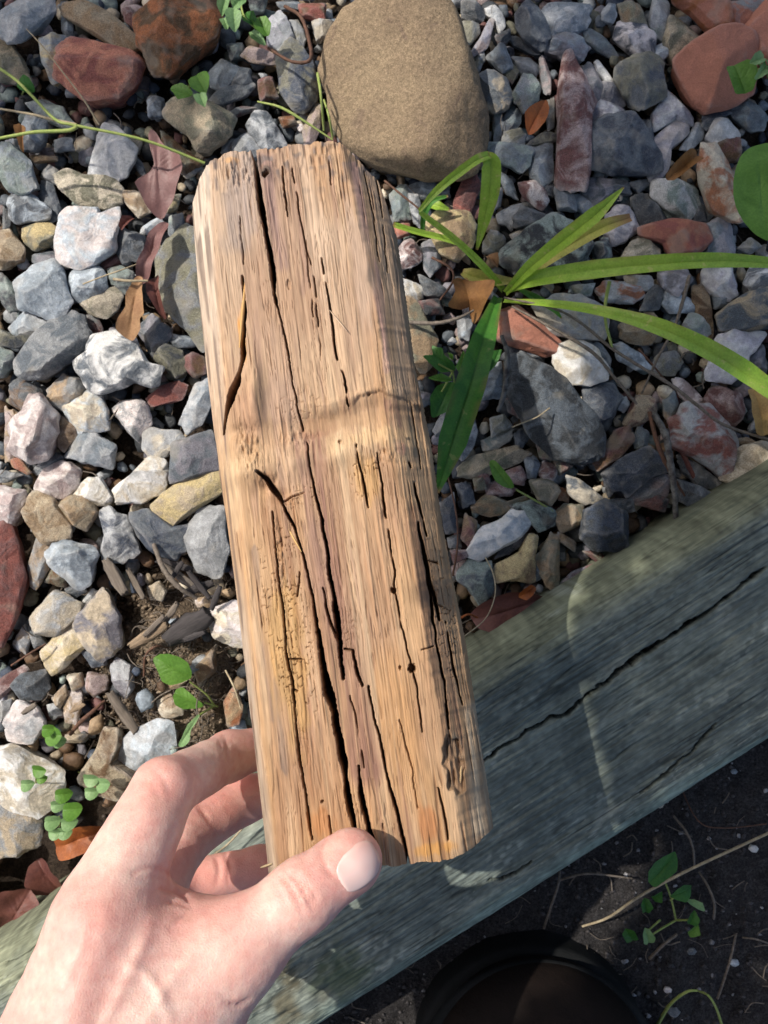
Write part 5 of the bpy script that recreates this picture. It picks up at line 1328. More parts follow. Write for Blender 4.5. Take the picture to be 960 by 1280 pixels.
sb([(636, 362, .024), (670, 335, .040), (715, 305, .055), (758, 282, .062), (788, 272, .060)], [6, 13, 18, 17, 10], YELLOW, tip=.72, fold=.30)
sb([(634, 364, .022), (665, 350, .045), (740, 338, .068), (830, 329, .082), (900, 326, .085), (985, 330, .080)], [7, 20, 24, 21, 19, 12], GREEN, fold=.30)
sb([(630, 376, .022), (690, 380, .050), (755, 390, .075), (820, 408, .090), (880, 435, .092), (930, 465, .088), (985, 505, .078)], [5, 10, 14, 21, 25, 27, 20], GREEN, fold=.30)
sb([(628, 362, .020), (600, 330, .040), (565, 297, .050), (530, 270, .058), (524, 264, .060)], [9, 10, 9, 7, 5], GREEN, fold=.5)
sb([(524, 264, .060), (545, 240, .066), (575, 215, .072), (598, 199, .074), (612, 194, .072)], [5, 10, 12, 12, 10], GREEN, fold=.35)
sb([(604, 194, .071), (613, 205, .070), (612, 240, .058), (605, 275, .040), (596, 312, .020)], [10, 25, 24, 15, 3], GREEN, fold=.25)
sb([(582, 309, .020), (560, 300, .024), (520, 290, .030), (491, 281, .034)], [6, 8, 8, 7], GREEN, fold=.6)
sb([(640, 352, .020), (612, 350, .026), (588, 344, .028), (578, 340, .026)], [8, 18, 17, 8], YELLOW, fold=.4)
sb([(650, 362, .02), (668, 372, .03), (690, 385, .034), (702, 398, .032)], [6, 10, 9, 2], DKGREEN, fold=.3)
sb([(566, 310, .018), (565, 318, .018), (566, 325, .016)], [4, 7, 2], GREEN, fold=.3)
sb([(528, 288, .02), (530, 270, .028), (540, 252, .034), (560, 245, .036)], [6, 7, 9, 3], DKGREEN, fold=.3)
sb([(532, 254, .022), (548, 258, .026), (562, 262, .024)], [8, 12, 3], GREEN, fold=.3)

# ---- broad-leaved weeds: thing > leaf, stem
def weed(name, label, leaves, stems, base, z, mat, cat='weed', smat=GSTEM, r=.0007):
    t = thing(name, tuple(at(*base, 0.006)), label, cat)
    for i, (tile, pts, zz, m_) in enumerate(leaves):
        V, F = leaf_mesh(px(tile, pts), zz, .0022, i * 3 + 1, (random.uniform(-.25, .25), random.uniform(-.25, .25))); part('leaf', V, F, m_ or mat, t)
    for pts in stems:
        V, F = tube_mesh(A3(*pts), [r, r * .8], 6); part('stem', V, F, smat, t)
    return t
weed('weed', 'dark green jagged-leaved weed half hidden behind the drooping sedge blade', [
 ('I', '115,195 180,190 172,130 205,150 230,150 240,190 290,230 312,272 220,292 182,262', .030, DKBROAD), ('I', '170,540 162,420 200,360 240,340 290,330 330,375 300,440 262,500 215,520', .026, DKBROAD),
 ('I', '480,290 500,170 562,155 540,215 520,250', .024, DKBROAD), ('I', '145,318 180,305 225,290 300,320 250,338 190,330', .034, BROAD), ('I', '300,260 330,200 350,150 362,230 330,290', .034, BROAD), ('I', '262,170 290,190 290,215 268,210', .036, BROAD)],
 [[(565, 500, .006), (568, 480, .02), (566, 465, .03)], [(566, 465, .028), (548, 455, .032)], [(566, 465, .028), (552, 490, .026)]], (566, 500), .03, DKBROAD)
weed('seedling', 'young seedling with scalloped bright green leaves just above the index finger', [
 ('D', '570,310 600,292 640,288 680,300 708,322 718,360 712,388 680,402 640,410 610,395 595,360', .034, BROAD), ('D', '650,450 660,425 682,415 715,440 750,475 768,492 735,498 690,496 662,478', .030, BROAD),
 ('D', '655,640 675,620 690,585 705,555 740,520 785,488 745,530 715,580 710,620 690,642 668,650', .026, PALEG)],
 [[(272, 883, .006), (268, 882, .018), (255, 878, .022)], [(268, 882, .014), (258, 868, .024), (237, 852, .033)], [(268, 882, .014), (250, 893, .024)]], (272, 883), .03, BROAD)
weed('seedling', 'tiny seedling with one oval green leaf in the shaded gravel near the timber', [('I', '488,775 500,760 520,765 560,810 600,860 630,915 600,920 560,908 520,880 498,835', .030, BROAD)],
 [[(705, 650, .010), (680, 632, .022), (645, 612, .030)]], (705, 650), .03, BROAD)
weed('sprig', 'three-lobed bright green sprig sitting on the buff angular stone', [('E', '140,400 152,372 180,355 215,358 240,370 255,400 250,440 225,475 185,465 155,445', .036, BROAD), ('E', '40,428 70,418 110,418 150,445 170,470 140,492 95,510 70,470', .032, BROAD), ('E', '170,490 185,462 205,455 232,470 240,500 225,530 190,528', .040, PALEG)],
 [[(240, 128, .010), (238, 115, .028), (236, 106, .036)]], (240, 128), .03, BROAD)
weed('nettle_sprig', 'leafy crinkled green sprig hanging into the top of the gravel bed', [
 ('E', '285,30 295,-10 330,-20 352,0 340,45 305,68', .044, PALEG), ('E', '328,80 345,40 370,28 405,60 412,90 395,130 368,150 340,128', .050, PALEG), ('E', '298,105 318,78 345,90 352,130 325,148', .046, PALEG),
 ('E', '405,75 430,50 470,62 485,100 455,128 420,120', .040, DKBROAD), ('E', '455,95 490,78 530,80 557,118 548,165 520,182 478,160', .038, BROAD), ('E', '440,150 470,145 505,165 532,222 500,225 455,195', .036, PALEG), ('E', '350,0 380,-30 430,-20 432,20 400,55 365,40', .048, PALEG), ('E', '470,120 500,140 522,190 500,200 475,165', .034, DKBROAD)],
 [[(300, -8, .03), (305, 20, .04), (325, 40, .036)], [(305, 20, .04), (285, 15, .044)]], (300, -5), .03, PALEG)
weed('clover_sprig', 'fresh green clover-like sprig beside the blocky terracotta fragment', [
 ('H', '712,392 760,385 830,368 872,420 882,480 872,540 820,552 768,562 742,510 728,470', .050, BROAD), ('H', '850,370 868,335 905,314 940,325 955,352 925,385 880,398', .058, PALEG), ('H', '882,465 905,410 930,370 965,392 970,440 925,462', .056, PALEG), ('H', '940,360 985,340 1010,380 980,430', .058, PALEG)],
 [[(962, 100, .02), (955, 85, .045), (945, 78, .054)], [(955, 85, .045), (928, 92, .048)]], (962, 102), .03, BROAD)
weed('dock_leaf', 'large smooth oval green leaf entering at the edge of the gravel bed', [('J', '792,250 800,180 820,100 850,30 900,-15 980,-30 1060,10 1110,110 1110,260 1060,400 1000,485 945,505 890,470 830,390 803,320', .075, BROAD)],
 [[(1010, 120, .06), (985, 170, .07), (965, 230, .074)]], (1010, 120), .07, BROAD)
weed('seedling', 'single rounded dark green leaf below the dark red angular stone', [('A', '82,412 102,392 130,385 155,400 172,432 160,455 135,466 105,455 88,435', .018, DKBROAD)], [[(28, 118, .004), (31, 110, .016)]], (28, 118), .02, DKBROAD)
weed('seedling', 'dim heart-leaved weed on the dark soil between boot and timber', [
 ('Q', '505,380 530,345 560,330 622,320 627,352 620,385 590,410 560,430 535,450 512,430', .045, DKBROAD), ('Q', '590,480 612,445 640,430 682,448 672,480 650,500 615,492', .040, DKBROAD), ('Q', '480,510 492,492 512,490 524,515 515,545 490,545', .036, DKBROAD),
 ('Q', '655,500 685,494 712,502 728,540 700,530 672,515', .036, PALEG), ('Q', '652,570 668,545 690,538 700,565 690,592 665,592', .034, DKBROAD), ('Q', '658,612 680,592 704,590 702,620 668,636', .032, BROAD), ('Q', '410,620 430,602 452,600 472,640 455,655 430,655', .028, DKBROAD),
 ('Q', '488,622 498,606 515,604 535,632 533,655 510,668 492,656', .032, PALEG), ('Q', '520,480 545,460 570,470 560,500 535,500', .034, DKBROAD)],
 [[(845, 1150, .014), (838, 1120, .030), (828, 1095, .044)], [(845, 1150, .014), (820, 1165, .026), (812, 1172, .03)], [(838, 1125, .03), (860, 1108, .038)], [(845, 1150, .014), (868, 1150, .032)], [(825, 1150, .02), (808, 1165, .028)]], (845, 1152), .03, DKBROAD)
# clovers: leaf stalk with three round leaflets each
def clover(leaflets, base, label):
    t = thing('clover', tuple(at(*base, 0.008)), label, 'clover', 'small clovers by the wrist')
    for (cx, cy, r, z, m_) in leaflets:
        pts = []
        for k in range(16):
            a = 6.2832 * k / 16; rr_ = r * (1 - 0.16 * math.exp(-((a - 1.57) / .35) ** 2)); pts.append((cx + math.cos(a) * rr_, cy - math.sin(a) * rr_))
        V, F = leaf_mesh(pts, z, .0016, int(cx), (random.uniform(-.35, .35), random.uniform(-.35, .35)), 6, 40, .0003); part('leaflet', V, F, m_, t)
    c = np.mean([[l[0], l[1]] for l in leaflets], 0); V, F = tube_mesh(A3((*base, .008), ((base[0] + c[0]) / 2, (base[1] + c[1]) / 2, .02), (c[0], c[1], leaflets[0][3])), [.0005, .0004], 5); part('stem', V, F, GSTEM, t)
clover([(113, 974, 10, .042, PALEG), (128, 980, 9.5, .042, PALEG), (114, 990, 9, .040, PALEG)], (98, 965), 'clover with three leaflets spread flat, the one closest to the index finger')
clover([(79, 993, 10, .040, BROAD), (90, 1012, 11.5, .046, BROAD), (72, 1006, 8.5, .038, PALEG)], (82, 985), 'clover with one big bright leaflet above the star-shaped one')
clover([(65, 1027, 9.5, .036, PALEG), (80, 1040, 9.5, .034, PALEG), (86, 1028, 9.5, .038, PALEG), (68, 1041, 8.5, .034, PALEG)], (74, 1018), 'star-shaped pale clover hanging lowest over the dark hollow')
clover([(48, 963, 9.5, .046, BROAD), (34, 980, 8, .040, PALEG), (52, 972, 7, .042, BROAD)], (45, 990), 'yellow-green clover lying on the large crumpled cream flint')
clover([(66, 919, 12, .034, BROAD), (60, 912, 8, .036, BROAD), (74, 926, 8, .030, PALEG)], (62, 930), 'folded clover beside the pinkish-white stone')

# ---- fallen leaves
def dry(tile, pts, z, mat, label, curl=.006, tilt=(0, 0)):
    V, F = leaf_mesh(px(tile, pts), z, curl, int(z * 9999) + len(label), tilt, 10, 84, .0007); solo('fallen_leaf', V, F, mat, label, 'fallen leaf', 'dry fallen leaves on the gravel')
dry('B', '520,700 545,650 580,600 585,545 600,520 620,490 640,458 672,480 660,520 668,560 672,640 640,660 650,700 600,752 560,735', .036, DRYTAN, 'curled tan oak leaf beside the large grey-green rock', .005, (.1, .25))
dry('B', '608,470 640,400 660,350 690,270 705,215 740,188 770,200 768,270 740,340 702,425 680,470 640,480', .036, DRYMAU, 'rolled dark mauve leaf strip above the tan oak leaf', .010)
dry('B', '670,480 700,455 735,450 728,500 745,560 762,650 740,650 710,600 680,540', .034, DRYRED, 'twisted dark red leaf tip against the large grey-green rock', .009)
dry('A', '720,615 770,640 800,700 850,760 910,790 930,860 890,940 860,1010 790,1090 730,1030 700,960 676,910 740,880 775,830 768,760 750,690', .034, DRYMAU, 'mauve-brown crumpled leaf with small holes near the block corner', .007)
dry('F', '355,700 385,660 430,620 470,590 508,565 512,650 500,700 480,745 440,790 410,806 385,792 370,765', .034, DRYORA, 'orange leaf among grey pebbles beside the maroon spike-shaped stone', .005)
dry('J', '450,152 480,110 530,60 565,35 600,28 636,80 600,105 560,130 525,160 490,182', .034, DRYOCH, 'rolled ochre leaf below the pale lilac bean-shaped stone', .009)
dry('G', '300,850 330,800 352,750 340,690 365,662 400,660 430,690 480,705 540,718 530,760 505,800 480,860 450,900 435,860 430,810 380,835', .030, DRYOCH, 'crumpled orange-brown leaf at the foot of the sedge clump', .008)
dry('G', '505,560 530,550 562,555 575,590 570,615 530,605', .028, DRYTAN, 'small buff leaf scrap above the sedge clump base', .005)
dry('L', '190,760 220,720 252,690 320,660 380,640 440,640 500,648 560,665 600,690 540,740 440,800 400,840 350,852 290,840 230,825', .024, DRYRED, 'broad rusty red leaf in the gap between block and timber', .006)
dry('L', '435,650 455,620 490,602 512,612 525,622 500,652 470,680 440,672', .030, DRYORA, 'small orange leaf glowing on top of the rusty red leaf', .005)
dry('K', '855,352 880,340 905,338 970,360 1010,420 1010,520 982,565 940,580 900,570 880,530 868,470 870,400', .036, DRYYEL, 'papery yellow-buff leaf at the edge beside the maroon stone', .006)
dry('P', '198,270 225,235 262,215 310,208 352,212 420,238 400,270 350,300 300,318 262,335 225,345 205,320', .012, DRYORA, 'rust-orange leaf in the dark hollow beside the wrist', .006)
dry('P', '-30,460 30,448 80,450 130,480 152,505 145,555 120,585 60,605 0,650 -30,640', .008, DRYRED, 'dark rust leaf deep in the hollow against the timber', .006)
dry('P', '105,370 150,340 200,345 235,390 230,450 190,480 140,460 110,420', -.002, DRYRED, 'blackish red leaf at the bottom of the hollow by the wrist', .006)
dry('P', '330,290 370,280 400,275 385,320 362,335 345,315', .022, DRYTAN, 'small curled tan leaf scrap touching the hand edge over the hollow', .007)
dry('A', '70,630 92,612 112,622 140,650 132,672 112,685 108,765 96,740 85,690', .030, DRYOCH, 'tiny torn orange-brown leaf under the crossing grass stems', .004)
dry('B', '545,230 570,190 600,180 620,195 600,225 560,250', .026, DRYRED, 'small dark red leaf scrap beside the large crystalline stone', .004)
dry('K', '520,660 545,670 600,780 590,800 550,740', .018, DRYRED, 'narrow red leaf edge under the red and white marbled stone', .003)

# ---- stalks, roots and twigs
TW = [
 ([(-12, 78, .05), (20, 100, .055), (45, 125, .058), (70, 150, .060), (95, 157, .060), (180, 175, .055), (256, 204, .045)], [.0009, .0008], GSTEM, 'long green grass stem reaching from the bed corner to the block', 'grass stem'),
 ([(-12, 175, .05), (20, 169, .054), (45, 165, .056), (85, 163, .058), (97, 157, .060)], [.0008, .0012], GSTEM, 'yellow-green grass stem joining the long one from below', 'grass stem'),
 ([(-12, 134, .045), (40, 143, .050), (60, 148, .052), (96, 156, .058)], [.0006, .0009], STRAW, 'white dry grass seed stem beside the green ones', 'grass stem'),
 ([(33, 36, .04), (55, 60, .045), (80, 92, .045), (105, 125, .045), (124, 156, .040)], [.0003, .0006], STRAW, 'fine straw crossing the dark red angular stone', 'straw'),
 ([(322, 127, .035), (350, 134, .04), (378, 150, .04), (416, 175, .036)], [.0005, .0009, .0005], GSTEM, 'pale green grass seed stem behind the block top', 'grass stem'),
 ([(397, 92, .035), (401, 118, .045), (405, 163, .03)], [.0009, .0007], GSTEM, 'upright thin green stem beside the sandstone boulder', 'grass stem'),
 ([(405, 125, .035), (411, 145, .04), (416, 172, .03)], [.0006, .0008], GSTEM, 'second thin green stem leaning below the first by the boulder', 'grass stem'),
 ([(356, 8, .03), (375, 20, .04), (385, 45, .042), (388, 74, .040), (365, 77, .036), (335, 60, .03)], [.0010, .0012, .0008], BROWNST, 'hooked brown root looping over the tall olive flint', 'root'),
 ([(630, 372, .03), (690, 385, .045), (725, 403, .048), (763, 434, .046), (800, 458, .046), (840, 482, .044), (872, 507, .042), (905, 531, .038), (962, 550, .03)], [.0006, .0009, .0010, .0009], GREYST, 'long jointed grey-green runner crossing the gravel under the sedge blades', 'runner'),
 ([(762, 352, .055), (757, 378, .055), (757, 402, .052), (765, 434, .046)], [.0011, .0008], GSTEM, 'short pale green stem between two arching sedge blades', 'grass stem'),
 ([(640, 383, .03), (690, 410, .04), (740, 440, .042), (768, 472, .038), (796, 505, .03)], [.0007, .0011, .0008], GREYST, 'grey dead stem slanting across the smooth white stone', 'dead stem'),
 ([(862, 345, .04), (852, 382, .045), (842, 412, .045), (822, 448, .042), (802, 492, .03)], [.0013, .0009, .0006], GREYST, 'thin grey-brown stem rising between blue-grey stones to the sedge blade', 'dead stem'),
 ([(798, 436, .035), (815, 455, .038), (832, 476, .036)], [.0006, .0005], BROWNST, 'short brown stem crossing the grey-green runner', 'dead stem'),
 ([(818, 518, .030), (832, 545, .034), (838, 580, .036), (843, 615, .034), (845, 652, .028)], [.0020, .0021, .0016], DARKST, 'knobbly black stick lying beside the red and white marbled stone', 'stick'),
 ([(812, 515, .026), (822, 555, .032), (838, 590, .03), (856, 620, .026)], [.0013, .0015, .0006], BROWNST, 'brown twig running beneath the black stick', 'twig'),
 ([(627, 420, .03), (634, 441, .034), (633, 469, .034), (630, 492, .03), (623, 514, .024)], [.0012, .0018, .0014], DARKST, 'mottled dark twig between the sedge and the very large slate-blue stone', 'twig'),
 ([(640, 534, .044), (655, 528, .046), (672, 521, .046), (687, 510, .042)], [.0004, .0005], STRAW, 'tiny white straw on the very large slate-blue stone', 'straw'),
 ([(560, 596, .03), (570, 640, .034), (572, 680, .032), (566, 720, .026)], [.0005, .0007], BROWNST, 'fine brown stem beside the shaded edge of the block', 'dead stem'),
 ([(508, 403, .026), (545, 404, .032), (572, 398, .034), (592, 388, .03)], [.0013, .0012, .0006], GREYST, 'pale grey twig across the tan slab beside the block', 'twig'),
 ([(481, 226, .035), (500, 242, .04), (520, 258, .042), (536, 272, .04)], [.0007, .0005], BROWNST, 'reddish thin stem crossing to the folded sedge blade', 'dead stem'),
 ([(540, 322, .026), (563, 335, .03), (566, 352, .03), (550, 375, .026)], [.0008, .0006], BROWNST, 'small curved brown root near the cream shell-like chip', 'root'),
 ([(578, 797, .06), (607, 773, .056), (619, 742, .05), (616, 716, .044), (607, 697, .036)], [.0003, .0004], STRAW, 'fine yellow hair-like stem arching over the rusty red leaf', 'straw'),
 ([(574, 774, .04), (585, 768, .045), (597, 772, .04)], [.0007, .0006], DRYORA, 'tiny bright orange curved stem by the block edge', 'dead stem'),
 ([(104, 355, .035), (130, 345, .04), (150, 338, .042), (172, 330, .036)], [.0005, .0004], STRAW, 'thin pale straw above the tan oak leaf', 'straw'),
 ([(142, 349, .04), (160, 351, .042), (185, 351, .040)], [.0009, .0007], STRAW, 'short white straw end at the tip of the tan oak leaf', 'straw'),
 ([(88, 918, .022), (100, 903, .028), (115, 890, .028), (131, 876, .022)], [.0011, .0014, .0008], BROWNST, 'straight brown twig beside the dusty buff slab', 'twig'),
 ([(14, 832, .022), (35, 818, .026), (57, 805, .024)], [.0006, .0006], BROWNST, 'thin brown twig below the cream-grey cracked stone', 'twig'),
 ([(180, 845, .02), (182, 820, .028), (195, 808, .03), (210, 810, .022)], [.0007, .0008, .0005], BROWNST, 'curled dark root on the bare soil patch', 'root'),
 ([(282, 838, .022), (293, 860, .03), (301, 885, .028)], [.0006, .0006], STRAW, 'short straw against the wood block beside the seedling', 'straw'),
 ([(192, 680, .03), (205, 712, .034), (225, 735, .034), (246, 748, .028)], [.0014, .0018, .0010], GREYST, 'grey forked twig among the bark chips', 'twig'),
 ([(728, 1158, .02), (760, 1147, .03), (800, 1120, .04), (860, 1088, .046), (968, 1038, .04)], [.0007, .0009, .0008], STRAW, 'long pale straw lying over the heart-leaved weed on dark soil', 'straw'),
 ([(842, 1020, .012), (858, 1040, .02), (866, 1060, .02), (868, 1084, .012)], [.0008, .0007], GREYST, 'curved grey root on the dark soil near the timber', 'root'),
 ([(874, 1090, .012), (886, 1110, .02), (893, 1130, .02), (892, 1148, .012)], [.0007, .0009], GREYST, 'short hooked grey root beside the heart-leaved weed', 'root'),
 ([(897, 1248, .012), (905, 1225, .02), (914, 1195, .02), (920, 1168, .012)], [.0008, .0007], GREYST, 'upright grey stalk piece on the soil beyond the boot', 'dead stem'),
 ([(928, 1172, .01), (945, 1174, .016), (968, 1182, .012)], [.0006, .0005], GREYST, 'tiny grey stalk at the soil edge beyond the boot', 'dead stem'),
 ([(748, 1048, .04), (775, 1022, .05), (806, 1003, .045)], [.0005, .0005], STRAW, 'thin straw leaning on the lower edge of the timber', 'straw'),
 ([(680, 1160, .014), (690, 1130, .03), (698, 1105, .03), (700, 1080, .02)], [.0008, .0007], GREYST, 'dim brown stalk standing between boot and timber', 'dead stem'),
 ([(700, 1100, .014), (735, 1092, .024), (790, 1098, .02)], [.0008, .0006], GREYST, 'dim brown stalk lying flat between boot and timber', 'dead stem'),
 ([(822, 1280, .01), (838, 1255, .03), (858, 1240, .04), (872, 1238, .04)], [.0012, .0006], GSTEM, 'arched green grass blade beside the boot', 'grass stem'),
 ([(872, 1238, .03), (886, 1245, .04), (896, 1262, .03), (903, 1284, .02)], [.0006, .0009], GSTEM, 'bluish drooping grass tip beyond the boot', 'grass stem'),
 ([(812, 1198, .014), (828, 1182, .02), (846, 1168, .016)], [.0011, .0009], GREYST, 'flat brown splinter below the heart-leaved weed', 'dead stem'),
 ([(845, 970, .0), (872, 1025, .02), (905, 1035, .018), (958, 1030, .012)], [.0004, .0004], BROWNST, 'hair-thin dark root on the soil close under the timber', 'root'),
 ([(268, 1068, .09), (285, 1055, .085), (308, 1030, .085)], [.0006, .0005], STRAW, 'straw lying on the timber seen between the fingers', 'straw'),
 ([(322, 1108, .165), (330, 1104, .168), (338, 1098, .170)], [.0009, .0006], STRAW, 'short straw-coloured splinter hanging at the block corner above the thumb', 'splinter')]
GN = {'STRAW': 'pale straws', 'x': ''}
for i, (P, r, m_, lab, cat) in enumerate(TW):
    V, F = tube_mesh(A3(*P), r, 7, 7, .12 if m_ in (DARKST, GREYST, BROWNST) else .03, i)
    solo(cat.replace(' ', '_'), V, F, m_, lab, cat, 'stems, roots and twigs strewn on the bed')
# little seeds along the white grass stem
# ---- bark chips
def chip(x0, y0, x1, y1, wpx, z, col, label, seed):
    a = at(x0, y0, z); b = at(x1, y1, z + .003 * math.sin(seed)); d = b - a; L = np.linalg.norm(d); d /= L; s = np.array([-d[1], d[0], 0]); n_ = np.cross(d, s); w_ = wpx * U_ / 2
    nu_, nv_ = 40, 18; V = []
    for i in range(nu_):
        t = i / (nu_ - 1)
        for j in range(nv_):
            a_ = 6.2832 * j / nv_; ww = w_ * (0.65 + 0.35 * math.sin(math.pi * t)) * (1 + .22 * n2(np.array(t * 5.), np.array(j * .9), seed)); hh = w_ * .55 * (1 + .2 * n2(np.array(t * 3.), np.array(j * .5), seed + 3))
            rg = 1 + .10 * math.sin(j * 3.1 + seed) + .10 * float(n2(np.array(t * 7.), np.array(j * 2.7), seed + 7))
            e_ = (t - .5) * L + (0.06 * L * float(n2(np.array(j * 1.3), np.array(0.), seed + 9)) if i in (0, nu_ - 1) else 0)
            V.append(d * (e_) + s * math.cos(a_) * ww * rg + n_ * math.sin(a_) * hh * rg)
    V = np.array(V + [d * -L * .49, d * L * .49]); F = [(i * nv_ + j, (i + 1) * nv_ + j, (i + 1) * nv_ + (j + 1) % nv_, i * nv_ + (j + 1) % nv_) for i in range(nu_ - 1) for j in range(nv_)]
    F += [(nu_ * nv_, j, (j + 1) % nv_) for j in range(nv_)] + [(nu_ * nv_ + 1, (nu_ - 1) * nv_ + (j + 1) % nv_, (nu_ - 1) * nv_ + j) for j in range(nv_)]
    Rm = Matrix(((d[0], s[0], n_[0]), (d[1], s[1], n_[1]), (d[2], s[2], n_[2]))); Vl = V @ np.array(Rm)
    o = obj('bark_chip', mesh('bark_chip', Vl, F, CHIPW, col=np.tile(np.array(col), (len(V), 1))), None, (a + b) / 2); o.rotation_euler = Rm.to_euler()
    tag(o, label, 'bark chip', 'grey bark chips on the soil patch')
G_, D_, B_ = (.16, .135, .11), (.055, .05, .05), (.24, .18, .12)
for i, q in enumerate([(133, 700, 156, 742, 17, .022, G_, 'broad grey bark chip beside the navy and grey flint'), (160, 712, 180, 748, 9, .018, G_, 'narrow bark chip just right of the broad grey one'), (163, 808, 208, 780, 15, .026, B_, 'weathered buff bark chip crossing the soil patch'),
    (137, 866, 170, 914, 14, .022, G_, 'long grey bark strip above the dusty buff slab'), (230, 742, 266, 728, 12, .026, D_, 'dark bark chip ending at the wood block'), (203, 706, 250, 738, 10, .024, G_, 'grey bark stick above the small round cream pebble'),
    (264, 762, 275, 733, 8, .030, D_, 'short black upright chip next to the smooth pinkish-white stone'), (205, 778, 222, 754, 9, .024, G_, 'small bark piece below the round cream pebble'), (209, 800, 262, 768, 30, .024, D_, 'big charred black wood chunk beside the block'),
    (196, 700, 240, 712, 11, .022, D_, 'black bark sliver below the knobbly navy-black flint'), (236, 715, 262, 748, 8, .030, D_, 'thin black chip crossing the dark one by the block'), (180, 795, 205, 770, 7, .030, G_, 'slim grey chip lying across the buff one'),
    (88, 890, 106, 880, 6, .022, B_, 'tiny buff chip beside the straight brown twig'), (230, 800, 256, 790, 8, .034, D_, 'black splinter on top of the charred chunk'), (28, 892, 45, 880, 7, .026, G_, 'small grey chip touching the rough dark blue-grey stone'), (214, 724, 228, 702, 7, .028, D_, 'short dark chip crossing the grey bark stick')]):
    chip(*q[:7], q[7], i + 1)
# small stones resting on the dark soil beyond the timber
for i, (x, y, r, c_, lab) in enumerate([(803, 1024, 9, 'lblue', 'small pale blue pebble on dark soil against the timber'), (830, 1012, 8, 'cream', 'small cream chip on dark soil below the timber'), (952, 1070, 7, 'white', 'tiny white chip on dark soil near the long straw'), (927, 1215, 7, 'lblue', 'tiny bluish chip on dark soil beyond the boot'), (838, 1243, 6, 'pinkw', 'tiny pinkish chip on soil beside the boot'), (872, 1200, 7, 'slate', 'slate chip on soil below the weed'), (846, 1272, 9, 'slate', 'slate chip beside the arched grass blade'), (925, 970, 5, 'blueg', 'tiny blue-grey chip on soil above the hooked root')]):
    p = at(x, y, .016); th_ = np.arange(6) * 1.047; P = np.stack([np.cos(th_), np.sin(th_) * .75], -1) * r * U_; V, F = rock(P, r * U_ * 1.1, 4, 300 + i)
    o = obj('stone', mesh('stone', V, F, FLINT), None, (p[0], p[1], gheight(p[0], p[1]) + .002)); o.color = (*PAL[c_], 1); o['tint'] = [*PAL[c_], 1.0]; tag(o, lab, 'stone', 'chips on the dark soil')
# crumbs of soil and grit: one mass
Vs, Fs, Cs = [], [], []; nb = 0; IV, IF = ICO[1]
def crumb(x, y, r, c_, seed, z0=0):
    global nb
    V = IV * r * (1 + .3 * rng.normal(size=(len(IV), 1))) * np.array([1, rng.uniform(.6, 1), rng.uniform(.5, .9)]); Vs.append(V + np.array([x, y, gheight(x, y) + r * .3 + z0])); Fs.append(IF + nb); Cs.append(np.tile(np.array(c_) * rng.uniform(.6, 1.25), (len(V), 1))); nb += len(V)
for i in range(4200):
    a = rng.random() * 6.283; q = math.sqrt(rng.random()) * 0.062; crumb(patch[0] + math.cos(a) * q, patch[1] + math.sin(a) * q * 1.25, rng.uniform(.0004, .0016), (.19, .145, .10), i)
for i in range(7000):
    x = rng.uniform(-.2, .34); y = rng.uniform(-.42, -.02); s__, t__ = tcoord(x, y)
    if t__ > -.058: continue
    crumb(x, y, rng.uniform(.0004, .0018), (.055, .05, .05) if rng.random() < .93 else (.26, .26, .27), i)
for i in range(2000):
    x = rng.uniform(-.26, .28); y = rng.uniform(-.2, .34); s__, t__ = tcoord(x, y)
    if t__ > .07: crumb(x, y, rng.uniform(.0006, .0022), (.07, .055, .045), i)
o = obj('soil_crumbs', mesh('soil_crumbs', np.concatenate(Vs), np.concatenate(Fs), GRAV, smooth=False, col=np.concatenate(Cs))); tag(o, 'loose crumbs of soil and grit on the ground', 'soil crumbs', kind='stuff')
# fine litter: short straws and rootlets
Vs, Fs = [], []; nb = 0
for i in range(900):
    if i >= 520:
        x = rng.uniform(-.25, .25); y = rng.uniform(-.15, .33); z0 = rng.uniform(.010, .022)
        if tcoord(x, y)[1] < .075: continue
    elif i < 260: x, y = patch[0] + rng.normal() * .034, patch[1] + rng.normal() * .045; z0 = .004
    else:
        x = rng.uniform(-.05, .30); y = rng.uniform(-.36, -.05); z0 = .003
        if tcoord(x, y)[1] > -.06: continue
    a = rng.random() * 6.283; L = rng.uniform(.004, .017); d = np.array([math.cos(a), math.sin(a), rng.normal() * .12]); c_ = np.array([x, y, gheight(x, y) + z0]); b_ = np.array([-d[1], d[0], 0]) * rng.normal() * .2
    V, F = tube_mesh([c_ - d * L / 2, c_ + b_ * L, c_ + d * L / 2], [rng.uniform(.00015, .0005)] * 2, 4, 3); Vs.append(V); Fs.append(F + nb); nb += len(V)
o = obj('fine_litter', mesh('fine_litter', np.concatenate(Vs), np.concatenate(Fs), GREYST)); tag(o, 'fine dry rootlets and straw bits scattered over the soil', 'litter', kind='stuff')

# ------------------------------------------------------------------ the tree put in out of view to shade the far and right-hand bed
Lv = np.array(SUN)
def inpoly(x, y, P):
    c_ = False
    for k in range(len(P)):
        (x0, y0), (x1, y1) = P[k], P[k - 1]
        if (y0 > y) != (y1 > y) and x < (x1 - x0) * (y - y0) / (y1 - y0) + x0: c_ = not c_
    return c_
SH = [(-.34, .235), (-.15, .205), (-.085, .23), (-.075, .36), (.09, .36), (.085, .19), (.05, .125), (.09, .125), (.138, .105), (.158, .05), (.153, 0), (.1535, -.1), (.180, -.22), (.165, -.265), (.115, -.322), (0, -.375), (0, -.62), (.8, -.62), (.9, .6), (.3, .95), (-.5, .8)]  # ground outline of the shade that the leaves are laid out to cast
tr = thing('added_tree', (-1.5, 1.35, -.01), 'leafy tree standing outside the picture whose crown shades part of the gravel', 'added_tree')
Vs, Fs = [], []; nb = 0; cl = []
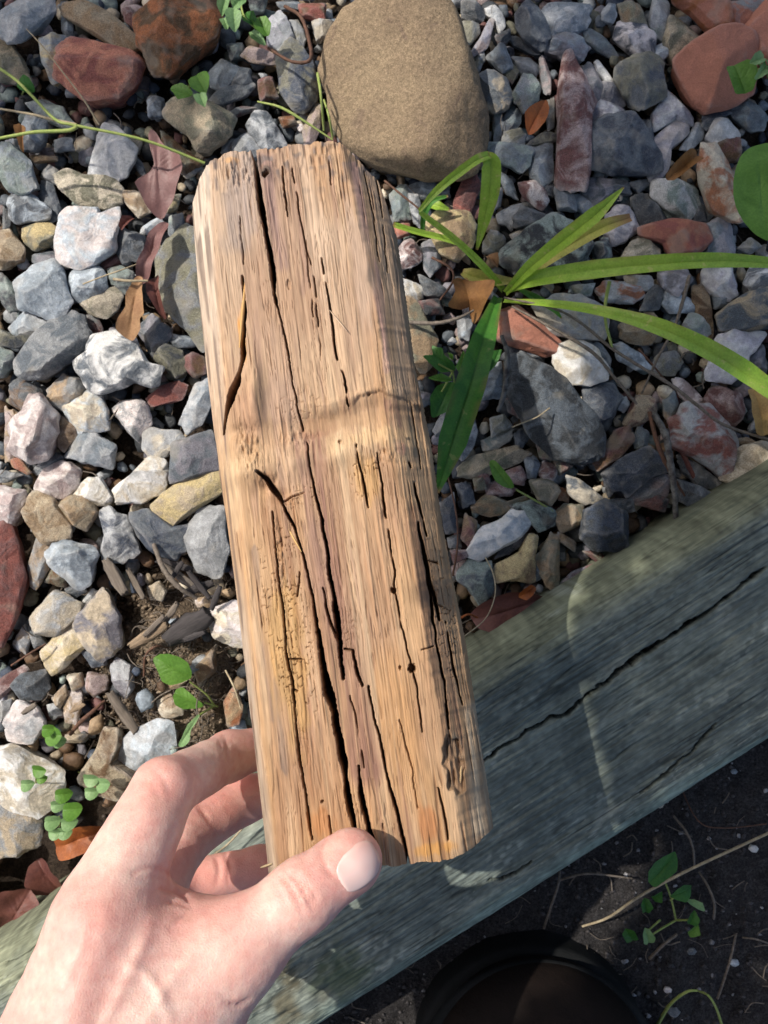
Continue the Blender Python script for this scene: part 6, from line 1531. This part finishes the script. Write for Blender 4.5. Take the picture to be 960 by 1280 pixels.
base_leaf, bf = leaf_mesh([(480 + 60 * math.cos(a), 640 + 30 * math.sin(a)) for a in np.arange(12) * .5236], .1, .006, 3, (0, 0), 2, 8)
base_leaf = base_leaf - base_leaf.mean(0)
cen_ = []
n_l = 0
while n_l < 5600:
    gx, gy = rng.uniform(-.55, .95), rng.uniform(-.6, 1.0)
    if n_l < 1700:
        k = rng.integers(0, 16); f_ = rng.random(); gx = SH[k][0] * (1 - f_) + SH[k + 1][0] * f_ + abs(rng.normal()) * .026 * (1 if k > 6 else rng.choice([-1, 1])); gy = SH[k][1] * (1 - f_) + SH[k + 1][1] * f_ + rng.normal() * .028
    if not inpoly(gx + rng.normal() * .004, gy + rng.normal() * .004, SH): continue
    t = rng.uniform(0.85, 1.5) ; p = np.array([gx, gy, 0]) + Lv * t  # leaf set up the sun ray from the spot it should shade
    a = rng.normal(size=3) * .7 + Lv * 0.9; a /= np.linalg.norm(a); b = np.cross(a, rng.normal(size=3)); b /= np.linalg.norm(b); c_ = np.cross(a, b)
    V = base_leaf @ np.array([b, c_, a]) * (rng.uniform(1.0, 1.5) if all(inpoly(gx + a_, gy + b_, SH) for a_, b_ in ((.05, 0), (-.05, 0), (0, .05), (0, -.05), (-.04, -.04))) else rng.uniform(.25, .6)); Vs.append(V + p); Fs += [tuple(i + nb for i in f) for f in bf]; nb += len(V); cen_.append(p); n_l += 1
part('crown', np.concatenate(Vs), Fs, TREEL, tr)
cen_ = np.array(cen_); V, F = tube_mesh([(-1.5, 1.35, -.05), (-1.45, 1.3, .4), (-1.3, 1.2, .9), (-1.0, 1.1, 1.15), (-.6, .9, 1.25)], [.10, .075, .05, .03, .015], 12, 6, .08); part('trunk', V, F, BARK, tr)
g0_ = cen_[:, :2] - cen_[:, 2:3] * Lv[:2] / Lv[2]; far_ = cen_[(g0_[:, 0] > .26) & (g0_[:, 1] > .08) & (g0_[:, 1] < .8)]
for i in range(14):
    e = far_[rng.integers(len(far_))]; s0 = np.array([-1.3, 1.2, .9]) + np.array([.3, -.1, .25]) * rng.random()
    V, F = tube_mesh([s0, np.array([.42, .42, 0]) + Lv * 1.15, e], [.016, .009, .003], 7, 6, .08, i); part('branch', V, F, BARK, tr)
